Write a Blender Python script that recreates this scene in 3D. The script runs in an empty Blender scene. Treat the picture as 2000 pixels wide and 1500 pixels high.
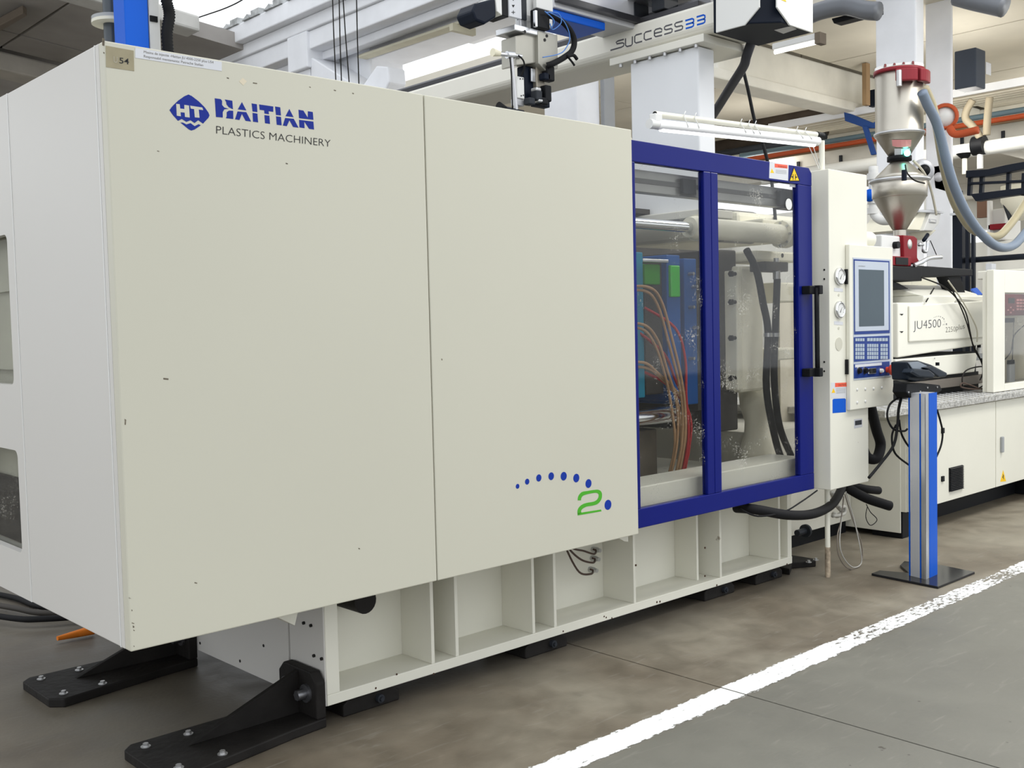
import bpy, math, random
import numpy as np
from mathutils import Vector, Matrix
random.seed(7)
S = bpy.context.scene
COL = S.collection
# ---------------------------------------------------------------- camera
H = 1.6
FPX = 2050.15
yw, pt, rl = [math.radians(a) for a in (47.13135, 3.04757, 1.38106)]
fw = Vector((math.cos(yw)*math.cos(pt), math.sin(yw)*math.cos(pt), -math.sin(pt)))
rt = fw.cross(Vector((0, 0, 1))).normalized()
dn = fw.cross(rt)
rv = math.cos(rl)*rt + math.sin(rl)*dn
dv = -math.sin(rl)*rt + math.cos(rl)*dn
cam = bpy.data.cameras.new('camera')
cam.sensor_width = 36.0
cam.lens = FPX/2000*36.0
cam.clip_start = 0.05
cam.clip_end = 300
co = bpy.data.objects.new('camera', cam)
COL.objects.link(co)
co.matrix_world = Matrix(((rv.x, -dv.x, -fw.x, 0), (rv.y, -dv.y, -fw.y, 0), (rv.z, -dv.z, -fw.z, H), (0, 0, 0, 1)))
S.camera = co
# ---------------------------------------------------------------- world, light, exposure
W = bpy.data.worlds.new('overcast_sky')
S.world = W
W.use_nodes = True
bg = W.node_tree.nodes['Background']
bg.inputs[0].default_value = (0.93, 0.965, 1.0, 1)
bg.inputs[1].default_value = 1.08
def area(name, loc, rot, sx, sy, power, col=(1, 1, 1)):
    l = bpy.data.lights.new(name, 'AREA')
    l.shape = 'RECTANGLE'; l.size = sx; l.size_y = sy; l.energy = power; l.color = col
    o = bpy.data.objects.new(name, l); COL.objects.link(o)
    o.location = loc; o.rotation_euler = rot
    return o
area('aisle_lamp_light', (6.5, 0.9, 5.2), (0, 0, 0), 6.0, 0.5, 95, (1, 0.98, 0.93))  # added fill over the aisle, out of view, with no fixture
area('hall_lamp_light', (12.5, 1.5, 5.4), (0, 0, 0), 8.0, 0.5, 330, (1, 0.98, 0.93))  # added fill for the hall floor and its bounce, no fixture
S.view_settings.view_transform = 'Standard'
S.view_settings.look = 'None'
S.view_settings.gamma = 1
S.view_settings.use_curve_mapping = False
S.view_settings.exposure = 0.55

# ---------------------------------------------------------------- helpers
def ray(u, v):
    return rv*((u-1000)/FPX) + dv*((v-750)/FPX) + fw
def at(u, v, x=None, y=None, z=None, n=None):
    """world point seen at photo pixel (u, v) on a given plane"""
    d = ray(u, v)
    if x is not None: t = x/d.x
    elif y is not None: t = y/d.y
    elif z is not None: t = (z-H)/d.z
    else: # plane n=(a,b,c,d): a x+b y+c z=d
        t = (n[3]-n[2]*H)/(n[0]*d.x+n[1]*d.y+n[2]*d.z)
    return Vector((d.x*t, d.y*t, H+d.z*t))

MATS = {}
def mat(name, col, rough=0.5, metal=0.0, var=0.04, scale=3.0, bump=0.0, bscale=60, emit=0, alpha=1, coat=0, spots=None):
    if name in MATS: return MATS[name]
    m = bpy.data.materials.new(name); m.use_nodes = True
    nt = m.node_tree; N = nt.nodes; L = nt.links
    b = N['Principled BSDF']
    b.inputs['Roughness'].default_value = rough
    b.inputs['Metallic'].default_value = metal
    if metal < .2: b.inputs['Specular IOR Level'].default_value = 0.15 if max(col[:3]) < .35 or min(col[:3]) < .03 else 0.35
    if coat: b.inputs['Coat Weight'].default_value = coat
    tc = N.new('ShaderNodeTexCoord'); nz = N.new('ShaderNodeTexNoise')
    nz.inputs['Scale'].default_value = scale; nz.inputs['Detail'].default_value = 5
    L.new(tc.outputs['Object'], nz.inputs['Vector'])
    rp = N.new('ShaderNodeMapRange'); rp.inputs[1].default_value = 0.3; rp.inputs[2].default_value = 0.7
    rp.inputs[3].default_value = 1-var; rp.inputs[4].default_value = 1+var
    L.new(nz.outputs['Fac'], rp.inputs[0])
    mx = N.new('ShaderNodeVectorMath'); mx.operation = 'SCALE'
    mx.inputs[0].default_value = col[:3]
    L.new(rp.outputs[0], mx.inputs['Scale'])
    out = mx.outputs[0]
    if spots:  # (colour, scale, threshold)
        n2 = N.new('ShaderNodeTexNoise'); n2.inputs['Scale'].default_value = spots[1]; n2.inputs['Detail'].default_value = 6
        L.new(tc.outputs['Object'], n2.inputs['Vector'])
        r2 = N.new('ShaderNodeMapRange'); r2.inputs[1].default_value = spots[2]; r2.inputs[2].default_value = spots[2]+0.05
        L.new(n2.outputs['Fac'], r2.inputs[0])
        mm = N.new('ShaderNodeMix'); mm.data_type = 'RGBA'
        L.new(r2.outputs[0], mm.inputs['Factor']); L.new(out, mm.inputs['A']); mm.inputs['B'].default_value = (*spots[0], 1)
        out = mm.outputs['Result']
    L.new(out, b.inputs['Base Color'])
    if bump:
        n3 = N.new('ShaderNodeTexNoise'); n3.inputs['Scale'].default_value = bscale; n3.inputs['Detail'].default_value = 4
        L.new(tc.outputs['Object'], n3.inputs['Vector'])
        bp = N.new('ShaderNodeBump'); bp.inputs['Strength'].default_value = bump; bp.inputs['Distance'].default_value = 0.01
        L.new(n3.outputs['Fac'], bp.inputs['Height']); L.new(bp.outputs[0], b.inputs['Normal'])
    if emit:
        b.inputs['Emission Color'].default_value = (*col[:3], 1); b.inputs['Emission Strength'].default_value = emit
    if alpha < 1: b.inputs['Alpha'].default_value = alpha
    MATS[name] = m
    return m
def srgb(r, g, b):
    f = lambda c: (c/255/12.92 if c/255 <= 0.04045 else ((c/255+0.055)/1.055)**2.4)
    return (f(r), f(g), f(b))

class M:
    def __init__(s): s.v = []; s.f = []; s.sm = []
    def add(s, vs, fs, smooth=False):
        o = len(s.v); s.v += [tuple(v) for v in vs]
        s.f += [tuple(i+o for i in f) for f in fs]; s.sm += [smooth]*len(fs); return s
    def box(s, x0, x1, y0, y1, z0, z1):
        x0, x1 = sorted((x0, x1)); y0, y1 = sorted((y0, y1)); z0, z1 = sorted((z0, z1))
        vs = [(x, y, z) for z in (z0, z1) for y in (y0, y1) for x in (x0, x1)]
        return s.add(vs, [(0, 2, 3, 1), (4, 5, 7, 6), (0, 1, 5, 4), (2, 6, 7, 3), (0, 4, 6, 2), (1, 3, 7, 5)])
    def prism(s, pts, ext):
        n = len(pts); e = Vector(ext)
        p = [Vector(q) for q in pts]
        nn = Vector((0, 0, 0))
        for i in range(n): nn += (p[i]-p[0]).cross(p[(i+1) % n]-p[0])
        if nn.dot(e) > 0: p.reverse()
        vs = p+[q+e for q in p]
        return s.add(vs, [tuple(range(n)), tuple(range(2*n-1, n-1, -1))]+[(i, n+i, n+(i+1) % n, (i+1) % n) for i in range(n)])
    def cyl(s, p0, p1, r, r2=None, seg=16, caps=True):
        p0 = Vector(p0); p1 = Vector(p1); r2 = r if r2 is None else r2
        a = (p1-p0).normalized(); t = Vector((0, 0, 1)) if abs(a.z) < .9 else Vector((1, 0, 0))
        b = a.cross(t).normalized(); c = a.cross(b)
        vs = [p0+(b*math.cos(k)+c*math.sin(k))*r for k in [2*math.pi*i/seg for i in range(seg)]]
        vs += [p1+(b*math.cos(k)+c*math.sin(k))*r2 for k in [2*math.pi*i/seg for i in range(seg)]]
        s.add(vs, [(i, (i+1) % seg, seg+(i+1) % seg, seg+i) for i in range(seg)], True)
        if caps:
            s.add(vs[:seg], [tuple(range(seg-1, -1, -1))]); s.add(vs[seg:], [tuple(range(seg))])
        return s
    def tube(s, path, r, seg=10, sub=6, closed=False, rfun=None):
        P = smooth(path, sub, closed) if sub > 1 else [Vector(p) for p in path]
        n = len(P); prev = None; vs = []
        for i in range(n):
            if closed: a = (P[(i+1) % n]-P[i-1]).normalized()
            else: a = (P[min(i+1, n-1)]-P[max(i-1, 0)]).normalized()
            if prev is None:
                t = Vector((0, 0, 1)) if abs(a.z) < .9 else Vector((1, 0, 0)); b = a.cross(t).normalized()
            else: b = (prev-a*prev.dot(a)).normalized()
            prev = b; c = a.cross(b); rr = r*(rfun(i) if rfun else 1)
            vs += [P[i]+(b*math.cos(k)+c*math.sin(k))*rr for k in [2*math.pi*j/seg for j in range(seg)]]
        fs = []
        for i in range(n if closed else n-1):
            q = (i+1) % n
            fs += [(i*seg+j, i*seg+(j+1) % seg, q*seg+(j+1) % seg, q*seg+j) for j in range(seg)]
        if not closed:
            fs += [tuple(range(seg-1, -1, -1)), tuple((n-1)*seg+j for j in range(seg))]
        return s.add(vs, fs, True)
    def lathe(s, c, prof, seg=32, axis=(0, 0, 1)):
        c = Vector(c); a = Vector(axis).normalized(); t = Vector((0, 0, 1)) if abs(a.z) < .9 else Vector((1, 0, 0))
        b = a.cross(t).normalized(); d = a.cross(b); vs = []
        for r, h in prof:
            vs += [c+a*h+(b*math.cos(k)+d*math.sin(k))*max(r, 1e-4) for k in [2*math.pi*j/seg for j in range(seg)]]
        fs = []
        for i in range(len(prof)-1):
            fs += [(i*seg+j, i*seg+(j+1) % seg, (i+1)*seg+(j+1) % seg, (i+1)*seg+j) for j in range(seg)]
        fs += [tuple(range(seg-1, -1, -1)), tuple((len(prof)-1)*seg+j for j in range(seg))]
        return s.add(vs, fs, True)
    def ribbon(s, pts, w, nrm, ext=0.0006):
        P = [Vector(p) for p in pts]; nrm = Vector(nrm).normalized()
        L = []; Rr = []
        for i in range(len(P)):
            a = (P[min(i+1, len(P)-1)]-P[max(i-1, 0)]).normalized(); d = a.cross(nrm)
            ww = w[i] if isinstance(w, (list, tuple)) else w
            L.append(P[i]+d*ww/2); Rr.append(P[i]-d*ww/2)
        for i in range(len(P)-1):
            s.prism([L[i], L[i+1], Rr[i+1], Rr[i]], nrm*ext)
        return s

def smooth(path, sub=6, closed=False):
    P = [Vector(p) for p in path]; n = len(P); out = []
    if n < 3: return P
    for i in range(n if closed else n-1):
        p0 = P[i-1] if (closed or i > 0) else P[0]; p1 = P[i]
        p2 = P[(i+1) % n]; p3 = P[(i+2) % n] if (closed or i+2 < n) else P[-1]
        for k in range(sub):
            t = k/sub
            out.append(0.5*((2*p1)+(p2-p0)*t+(2*p0-5*p1+4*p2-p3)*t*t+(3*p1-p0-3*p2+p3)*t*t*t))
    if not closed: out.append(P[-1])
    return out

def obj(name, m, material, parent=None, bevel=0, label=None):
    me = bpy.data.meshes.new(name); me.from_pydata(m.v, [], m.f)
    me.polygons.foreach_set('use_smooth', m.sm); me.update()
    me.materials.append(material)
    o = bpy.data.objects.new(name, me); COL.objects.link(o)
    if parent is not None:
        o.parent = parent
        if parent.type == 'EMPTY': o.matrix_parent_inverse = Matrix.Translation(-parent.location)
    else:   # own origin at the foot of the mesh
        V = np.array(m.v); c = Vector(((V[:, 0].min()+V[:, 0].max())/2, (V[:, 1].min()+V[:, 1].max())/2, V[:, 2].min()))
        me.transform(Matrix.Translation(-c)); o.location = c
    if bevel:
        b = o.modifiers.new('bevel', 'BEVEL'); b.width = bevel; b.segments = 2; b.limit_method = 'ANGLE'; b.angle_limit = math.radians(40)
        b.harden_normals = False
    if label: o['label'] = label
    return o
def thing(name, label, cat, loc=(0, 0, 0), group=None):
    o = bpy.data.objects.new(name, None); COL.objects.link(o); o.location = loc; o.empty_display_size = .1
    o['label'] = label; o['category'] = cat
    if group: o['group'] = group
    return o
def tag(o, label, cat, group=None):
    o['label'] = label; o['category'] = cat
    if group: o['group'] = group
    return o
def struct(name, m, material, bevel=0):
    o = obj(name, m, material, None, bevel); o['kind'] = 'structure'; return o
def child(name, m, material, parent, bevel=0, label=None):
    """child of a mesh object that may have its own origin"""
    o = obj(name, m, material, parent, bevel, label)
    if parent.type != 'EMPTY': o.matrix_parent_inverse = (Matrix.Translation(parent.location) if parent.parent is None else Matrix.Identity(4)).inverted()
    return o
def glyphs(txt, bl, br, tl, n, bold=0.0, fit=None):
    """flat lettering filling the parallelogram bl-br-tl, lifted along n"""
    cu = bpy.data.curves.new('lettering', 'FONT'); cu.body = txt; cu.offset = bold; cu.resolution_u = 3
    o = bpy.data.objects.new('lettering', cu); COL.objects.link(o)
    dg = bpy.context.evaluated_depsgraph_get(); me = bpy.data.meshes.new_from_object(o.evaluated_get(dg))
    vs = [v.co.copy() for v in me.vertices]; fs = [tuple(p.vertices) for p in me.polygons]
    bpy.data.objects.remove(o); bpy.data.curves.remove(cu); bpy.data.meshes.remove(me)
    xs = [v.x for v in vs]; ys = [v.y for v in vs]; x0, x1, y0, y1 = min(xs), max(xs), min(ys), max(ys)
    bl, br, tl, n = Vector(bl), Vector(br), Vector(tl), Vector(n)
    m = M(); m.add([bl+(br-bl)*((v.x-x0)/(x1-x0))+(tl-bl)*((v.y-y0)/(y1-y0))+n for v in vs], fs)
    return m
def plate(pix, y, t):   # flat shape from its pixels on plane y, thickness t towards the camera
    return M().prism([at(u, v, y=y) for u, v in pix], (0, -t, 0))
def fbox(u0, u1, v0, v1, y, dep, m=None):
    """box whose front face (on plane y) spans the given pixels"""
    um, vm = (u0+u1)/2, (v0+v1)/2
    return (m or M()).box(at(u0, vm, y=y).x, at(u1, vm, y=y).x, y, y+dep, at(um, v1, y=y).z, at(um, v0, y=y).z)

# ---------------------------------------------------------------- materials
CREAM = mat('cream_paint', (0.515, 0.500, 0.415), 0.38, var=0.015, scale=0.8)
CREAM2 = mat('cream_paint_base', (0.70, 0.685, 0.595), 0.4, var=0.025, scale=2, spots=((0.30, 0.26, 0.2), 9, 0.745))
ENDW = mat('white_end_paint', (0.545, 0.53, 0.50), 0.4, var=0.01, scale=1)
WHITE = mat('white_paint', (0.66, 0.66, 0.645), 0.4, var=0.02)
CONW = mat('whitewashed_concrete', (0.80, 0.81, 0.84), 0.85, var=0.05, scale=2.5, bump=0.3, bscale=8)
ROOFD = mat('dusty_roof_slab', (0.34, 0.32, 0.30), 0.9, var=0.15, scale=1.2, bump=0.2, bscale=10)
ROOFB = mat('beige_roof_slab', (0.66, 0.62, 0.53), 0.9, var=0.08, scale=1, bump=0.2, bscale=10)
BLUED = mat('dark_blue_paint', srgb(10, 22, 104), 0.3, var=0.02)
BLUEL = mat('logo_blue', srgb(22, 42, 132), 0.4, var=0.01)
BLUEB = mat('bright_blue_plastic', srgb(8, 84, 190), 0.4, var=0.02)
GREEN = mat('logo_green', srgb(74, 160, 45), 0.4, var=0.01)
BLACK = mat('black_plastic', (0.007, 0.0075, 0.009), 0.5, var=0.1)
RUB = mat('black_rubber', (0.009, 0.009, 0.010), 0.65, var=0.1)
IRON = mat('blackened_steel', (0.014, 0.0125, 0.0115), 0.6, var=0.3, scale=6, bump=0.3, bscale=30)
INK = mat('black_ink', (0.03, 0.03, 0.03), 0.6)
INKG = mat('faded_grey_ink', (0.16, 0.15, 0.13), 0.6)
ALU = mat('brushed_aluminium', (0.62, 0.63, 0.65), 0.35, 0.85, var=0.05)
SILV = mat('silver_paint', (0.56, 0.57, 0.60), 0.4, 0.3)
STEEL = mat('stainless_steel', (0.50, 0.47, 0.41), 0.36, 0.95, var=0.06, scale=4)
CHROME = mat('chrome', (0.75, 0.76, 0.78), 0.12, 1.0, var=0.02)
BOLT = mat('zinc_bolt', (0.5, 0.5, 0.5), 0.35, 0.8)
RED = mat('red_paint', srgb(120, 18, 30), 0.45, var=0.05)
REDS = mat('red_sticker', srgb(225, 88, 62), 0.5)
ORG = mat('orange_pipe', srgb(175, 80, 48), 0.5, var=0.06)
YEL = mat('yellow_sticker', srgb(235, 190, 40), 0.5)
PAPER = mat('paper', (0.58, 0.59, 0.62), 0.6, var=0.02)
TAPE = mat('beige_masking_tape', srgb(150, 142, 118), 0.7, var=0.08, scale=20)
GREY = mat('grey_paint', (0.32, 0.33, 0.34), 0.5)
DGREY = mat('dark_grey_paint', (0.025, 0.028, 0.034), 0.45)
SCRN = mat('screen_off', srgb(72, 84, 92), 0.35, var=0.04)
LAMP = mat('lamp_tube_lit', (1, 1, 1), 0.4, emit=1.5)
NAVY = mat('navy_plastic', srgb(12, 20, 34), 0.5)

def glass_mat():
    m = bpy.data.materials.new('clear_polycarbonate'); m.use_nodes = True; nt = m.node_tree; N = nt.nodes; L = nt.links
    for n in list(N): N.remove(n)
    o = N.new('ShaderNodeOutputMaterial'); tr = N.new('ShaderNodeBsdfTransparent'); gl = N.new('ShaderNodeBsdfGlossy')
    tr.inputs[0].default_value = (0.88, 0.88, 0.87, 1); gl.inputs['Roughness'].default_value = 0.04
    lw = N.new('ShaderNodeLayerWeight'); lw.inputs[0].default_value = 0.5
    pw = N.new('ShaderNodeMath'); pw.operation = 'POWER'; pw.inputs[1].default_value = 4; L.new(lw.outputs['Facing'], pw.inputs[0])
    fr = N.new('ShaderNodeMath'); fr.operation = 'MULTIPLY_ADD'; fr.inputs[1].default_value = 0.45; fr.inputs[2].default_value = 0.02; L.new(pw.outputs[0], fr.inputs[0])
    mx = N.new('ShaderNodeMixShader'); L.new(fr.outputs[0], mx.inputs[0]); L.new(tr.outputs[0], mx.inputs[1]); L.new(gl.outputs[0], mx.inputs[2])
    # fine grime: scattered pale specks
    df = N.new('ShaderNodeBsdfDiffuse'); df.inputs[0].default_value = (0.6, 0.58, 0.52, 1)
    nz = N.new('ShaderNodeTexNoise'); nz.inputs['Scale'].default_value = 5; nz.inputs['Detail'].default_value = 6
    n2 = N.new('ShaderNodeTexNoise'); n2.inputs['Scale'].default_value = 120
    tc = N.new('ShaderNodeTexCoord'); L.new(tc.outputs['Object'], nz.inputs[0]); L.new(tc.outputs['Object'], n2.inputs[0])
    ma = N.new('ShaderNodeMath'); ma.operation = 'MULTIPLY'; L.new(nz.outputs[0], ma.inputs[0]); L.new(n2.outputs[0], ma.inputs[1])
    mr = N.new('ShaderNodeMapRange'); mr.inputs[1].default_value = 0.36; mr.inputs[2].default_value = 0.46; mr.inputs[4].default_value = 0.5
    L.new(ma.outputs[0], mr.inputs[0])
    m2 = N.new('ShaderNodeMixShader'); L.new(mr.outputs[0], m2.inputs[0]); L.new(mx.outputs[0], m2.inputs[1]); L.new(df.outputs[0], m2.inputs[2])
    L.new(m2.outputs[0], o.inputs[0]); return m
GLASS = glass_mat()

def floor_mat():
    m = bpy.data.materials.new('worn_concrete_floor'); m.use_nodes = True; nt = m.node_tree; N = nt.nodes; L = nt.links
    b = N['Principled BSDF']; g = N.new('ShaderNodeNewGeometry')
    def nz(s, d=6, dist=0, off=0):
        n = N.new('ShaderNodeTexNoise'); n.inputs['Scale'].default_value = s; n.inputs['Detail'].default_value = d
        n.inputs['Distortion'].default_value = dist
        L.new(g.outputs['Position'], n.inputs['Vector']); return n.outputs[0]
    a = nz(1.1, 7, .6); c = nz(6, 8, .5); d = nz(45, 5)
    cr = N.new('ShaderNodeValToRGB'); e = cr.color_ramp.elements
    e[0].position = .36; e[0].color = (0.135, 0.113, 0.083, 1); e[1].position = .66; e[1].color = (0.240, 0.219, 0.175, 1)
    L.new(a, cr.inputs[0])
    c2 = N.new('ShaderNodeValToRGB'); e = c2.color_ramp.elements
    e[0].position = .3; e[0].color = (0.80, 0.78, 0.74, 1); e[1].position = .68; e[1].color = (1.12, 1.10, 1.06, 1); L.new(c, c2.inputs[0])
    mx = N.new('ShaderNodeMix'); mx.data_type = 'RGBA'; mx.blend_type = 'MULTIPLY'; mx.inputs['Factor'].default_value = 1
    L.new(cr.outputs[0], mx.inputs['A']); L.new(c2.outputs[0], mx.inputs['B'])
    # the walkway paint on the near side of the line is greyer-green
    sx = N.new('ShaderNodeSeparateXYZ'); L.new(g.outputs['Position'], sx.inputs[0])
    lt = N.new('ShaderNodeMapRange'); lt.inputs[1].default_value = 2.55; lt.inputs[2].default_value = 2.72; lt.inputs[3].default_value = 0.8; lt.inputs[4].default_value = 0
    L.new(sx.outputs[1], lt.inputs[0])
    m3 = N.new('ShaderNodeMix'); m3.data_type = 'RGBA'; L.new(lt.outputs[0], m3.inputs['Factor']); L.new(mx.outputs['Result'], m3.inputs['A']); m3.inputs['B'].default_value = (0.150, 0.149, 0.128, 1)
    # pale scratches and dark specks
    wv = N.new('ShaderNodeTexNoise'); wv.inputs['Scale'].default_value = 2.5; wv.inputs['Detail'].default_value = 9; wv.inputs['Distortion'].default_value = 2
    mp = N.new('ShaderNodeMapping'); mp.inputs['Scale'].default_value = (1, 7, 1); mp.inputs['Rotation'].default_value = (0, 0, .5); L.new(g.outputs['Position'], mp.inputs[0]); L.new(mp.outputs[0], wv.inputs[0])
    r4 = N.new('ShaderNodeMapRange'); r4.inputs[1].default_value = .60; r4.inputs[2].default_value = .72; r4.inputs[4].default_value = .3; L.new(wv.outputs[0], r4.inputs[0])
    m4 = N.new('ShaderNodeMix'); m4.data_type = 'RGBA'; L.new(r4.outputs[0], m4.inputs['Factor']); L.new(m3.outputs['Result'], m4.inputs['A']); m4.inputs['B'].default_value = (0.27, 0.255, 0.22, 1)
    n5 = nz(14, 3); r5 = N.new('ShaderNodeMapRange'); r5.inputs[1].default_value = .735; r5.inputs[2].default_value = .76; r5.inputs[4].default_value = .8; L.new(n5, r5.inputs[0])
    m5 = N.new('ShaderNodeMix'); m5.data_type = 'RGBA'; L.new(r5.outputs[0], m5.inputs['Factor']); L.new(m4.outputs['Result'], m5.inputs['A']); m5.inputs['B'].default_value = (0.06, 0.05, 0.04, 1)
    # shade under and around the machine bed, painted into the concrete colour
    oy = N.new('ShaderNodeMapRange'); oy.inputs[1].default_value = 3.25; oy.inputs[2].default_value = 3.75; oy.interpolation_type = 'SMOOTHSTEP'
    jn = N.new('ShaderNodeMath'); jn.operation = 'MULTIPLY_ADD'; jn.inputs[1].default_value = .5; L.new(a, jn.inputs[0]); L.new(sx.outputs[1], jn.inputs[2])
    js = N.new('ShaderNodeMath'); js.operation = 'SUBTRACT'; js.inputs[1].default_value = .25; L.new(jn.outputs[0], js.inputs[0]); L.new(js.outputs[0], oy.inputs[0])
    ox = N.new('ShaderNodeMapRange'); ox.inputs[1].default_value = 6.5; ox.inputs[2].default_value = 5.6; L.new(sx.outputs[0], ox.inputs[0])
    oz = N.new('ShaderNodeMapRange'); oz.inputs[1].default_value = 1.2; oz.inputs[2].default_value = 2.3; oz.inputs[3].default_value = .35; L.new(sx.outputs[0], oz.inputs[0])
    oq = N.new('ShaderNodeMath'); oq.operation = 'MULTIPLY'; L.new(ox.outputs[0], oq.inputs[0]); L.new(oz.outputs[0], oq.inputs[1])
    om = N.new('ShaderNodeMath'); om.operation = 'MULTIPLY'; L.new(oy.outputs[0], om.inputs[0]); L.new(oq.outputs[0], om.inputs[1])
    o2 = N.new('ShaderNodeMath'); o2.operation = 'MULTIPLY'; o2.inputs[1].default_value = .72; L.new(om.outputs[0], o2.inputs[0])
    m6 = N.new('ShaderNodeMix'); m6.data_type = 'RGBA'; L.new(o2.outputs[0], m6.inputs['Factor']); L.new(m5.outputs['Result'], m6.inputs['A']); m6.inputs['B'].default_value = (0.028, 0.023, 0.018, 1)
    L.new(m6.outputs['Result'], b.inputs['Base Color'])
    rr = N.new('ShaderNodeMapRange'); rr.inputs[3].default_value = .38; rr.inputs[4].default_value = .72; L.new(c, rr.inputs[0]); L.new(rr.outputs[0], b.inputs['Roughness'])
    bp = N.new('ShaderNodeBump'); bp.inputs['Strength'].default_value = .12; bp.inputs['Distance'].default_value = .01; L.new(d, bp.inputs['Height']); L.new(bp.outputs[0], b.inputs['Normal'])
    return m
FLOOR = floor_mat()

# ================================================================ STRUCTURE
YF, YD, YB = 3.31, 3.37, 3.609   # guard face, sliding door, machine bed face
XE = 1.36
# floor slabs with a recessed joint
j0, j1 = at(1121, 1260, z=0), at(1602, 1399, z=0)
jx = lambda y: j0.x+(j1.x-j0.x)*(y-j0.y)/(j1.y-j0.y)
fl = struct('floor', M().box(-14, 45, -14, 34, -0.3, -0.03), mat('joint_filler', (0.05, 0.042, 0.035), .9))
g = 0.004
for pts in ([(-14, -14), (jx(-14)-g, -14), (jx(34)-g, 34), (-14, 34)], [(jx(-14)+g, -14), (45, -14), (45, 34), (jx(34)+g, 34)]):
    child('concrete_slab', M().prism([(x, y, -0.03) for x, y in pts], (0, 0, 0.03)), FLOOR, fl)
# painted line with worn patches
def line_mat():
    m = bpy.data.materials.new('worn_white_line_paint'); m.use_nodes = True; nt = m.node_tree; N = nt.nodes; L = nt.links
    b = N['Principled BSDF']; b.inputs['Base Color'].default_value = (0.86, 0.86, 0.84, 1); b.inputs['Roughness'].default_value = .5
    g = N.new('ShaderNodeNewGeometry'); n = N.new('ShaderNodeTexNoise'); n.inputs['Scale'].default_value = 48; n.inputs['Detail'].default_value = 12; n.inputs['Roughness'].default_value = .65
    mp = N.new('ShaderNodeMapping'); mp.inputs['Scale'].default_value = (.45, 1, 1); L.new(g.outputs['Position'], mp.inputs[0]); L.new(mp.outputs[0], n.inputs[0])
    n2 = N.new('ShaderNodeTexNoise'); n2.inputs['Scale'].default_value = 1.6; n2.inputs['Detail'].default_value = 2; L.new(g.outputs['Position'], n2.inputs[0])
    sx = N.new('ShaderNodeSeparateXYZ'); L.new(g.outputs['Position'], sx.inputs[0])
    e = N.new('ShaderNodeMapRange'); e.inputs[1].default_value = 4.3; e.inputs[2].default_value = 5.0; e.inputs[3].default_value = .045; e.inputs[4].default_value = -.06; L.new(sx.outputs[0], e.inputs[0])
    # edges ragged
    ab = N.new('ShaderNodeMath'); ab.operation = 'SUBTRACT'; ab.inputs[1].default_value = 2.655; L.new(sx.outputs[1], ab.inputs[0])
    a2 = N.new('ShaderNodeMath'); a2.operation = 'ABSOLUTE'; L.new(ab.outputs[0], a2.inputs[0])
    ed = N.new('ShaderNodeMapRange'); ed.inputs[1].default_value = .055; ed.inputs[2].default_value = .075; ed.inputs[3].default_value = 0; ed.inputs[4].default_value = -.28; L.new(a2.outputs[0], ed.inputs[0])
    s1 = N.new('ShaderNodeMath'); L.new(n.outputs[0], s1.inputs[0]); L.new(e.outputs[0], s1.inputs[1])
    s2 = N.new('ShaderNodeMath'); L.new(s1.outputs[0], s2.inputs[0]); L.new(ed.outputs[0], s2.inputs[1])
    s3 = N.new('ShaderNodeMath'); s3.operation = 'MULTIPLY_ADD'; s3.inputs[1].default_value = .5; L.new(n2.outputs[0], s3.inputs[0]); L.new(s2.outputs[0], s3.inputs[2])
    r = N.new('ShaderNodeMapRange'); r.inputs[1].default_value = .60; r.inputs[2].default_value = .66; L.new(s3.outputs[0], r.inputs[0])
    L.new(r.outputs[0], b.inputs['Alpha']); return m
ml = M().box(-2, jx(2.65)-g-.001, 2.58, 2.73, 0.0, 0.0012).box(jx(2.65)+g+.001, 22, 2.58, 2.73, 0.0, 0.0012)
tag(obj('floor_line', ml, line_mat()), 'worn white painted line along the concrete floor', 'floor marking')

# ---- roof on the left: dark slabs, pitched down along +x
rp_ = (0.10, 0, 1, 6.1)
def rp(u, v): return at(u, v, n=rp_)
cl = struct('ceiling', M().prism([rp(-400, -150)+Vector((0, 0, .25)), rp(-400, 260)+Vector((0, 0, .25)), rp(110, 220)+Vector((0, 0, .25)), rp(250, 60)+Vector((0, 0, .25)), rp(250, -150)+Vector((0, 0, .25))], (0, 0, .12)), ROOFD)
# slab grid in world: joints along y at x steps, along x at y steps
q0 = rp(39, 65); q1 = rp(143, 5); q2 = rp(150, 100); qb = rp(240, 22)
yj = (q0.y+q2.y)/2
def rz(x): return 6.1-0.10*x
def slab(x0, x1, y0, y1, matl, par, zf=rz, th=.2, gap=.02):
    x0 += gap; x1 -= gap; y0 += gap; y1 -= gap
    return child('roof_slab', M().prism([(x0, y0, zf(x0)), (x1, y0, zf(x1)), (x1, y1, zf(x1)), (x0, y1, zf(x0))], (0, 0, th)), matl, par)
xj = (q0.x+q1.x)/2
for i in range(-3, 2):
    xa = xj+i*2.6
    for ya, yb2 in ((12.75, 14.63), (14.63, 15.45), (16.1, 18.5), (18.5, 21)):
        slab(xa, min(xa+2.6, 6.3), ya, yb2, ROOFD, cl)

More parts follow.
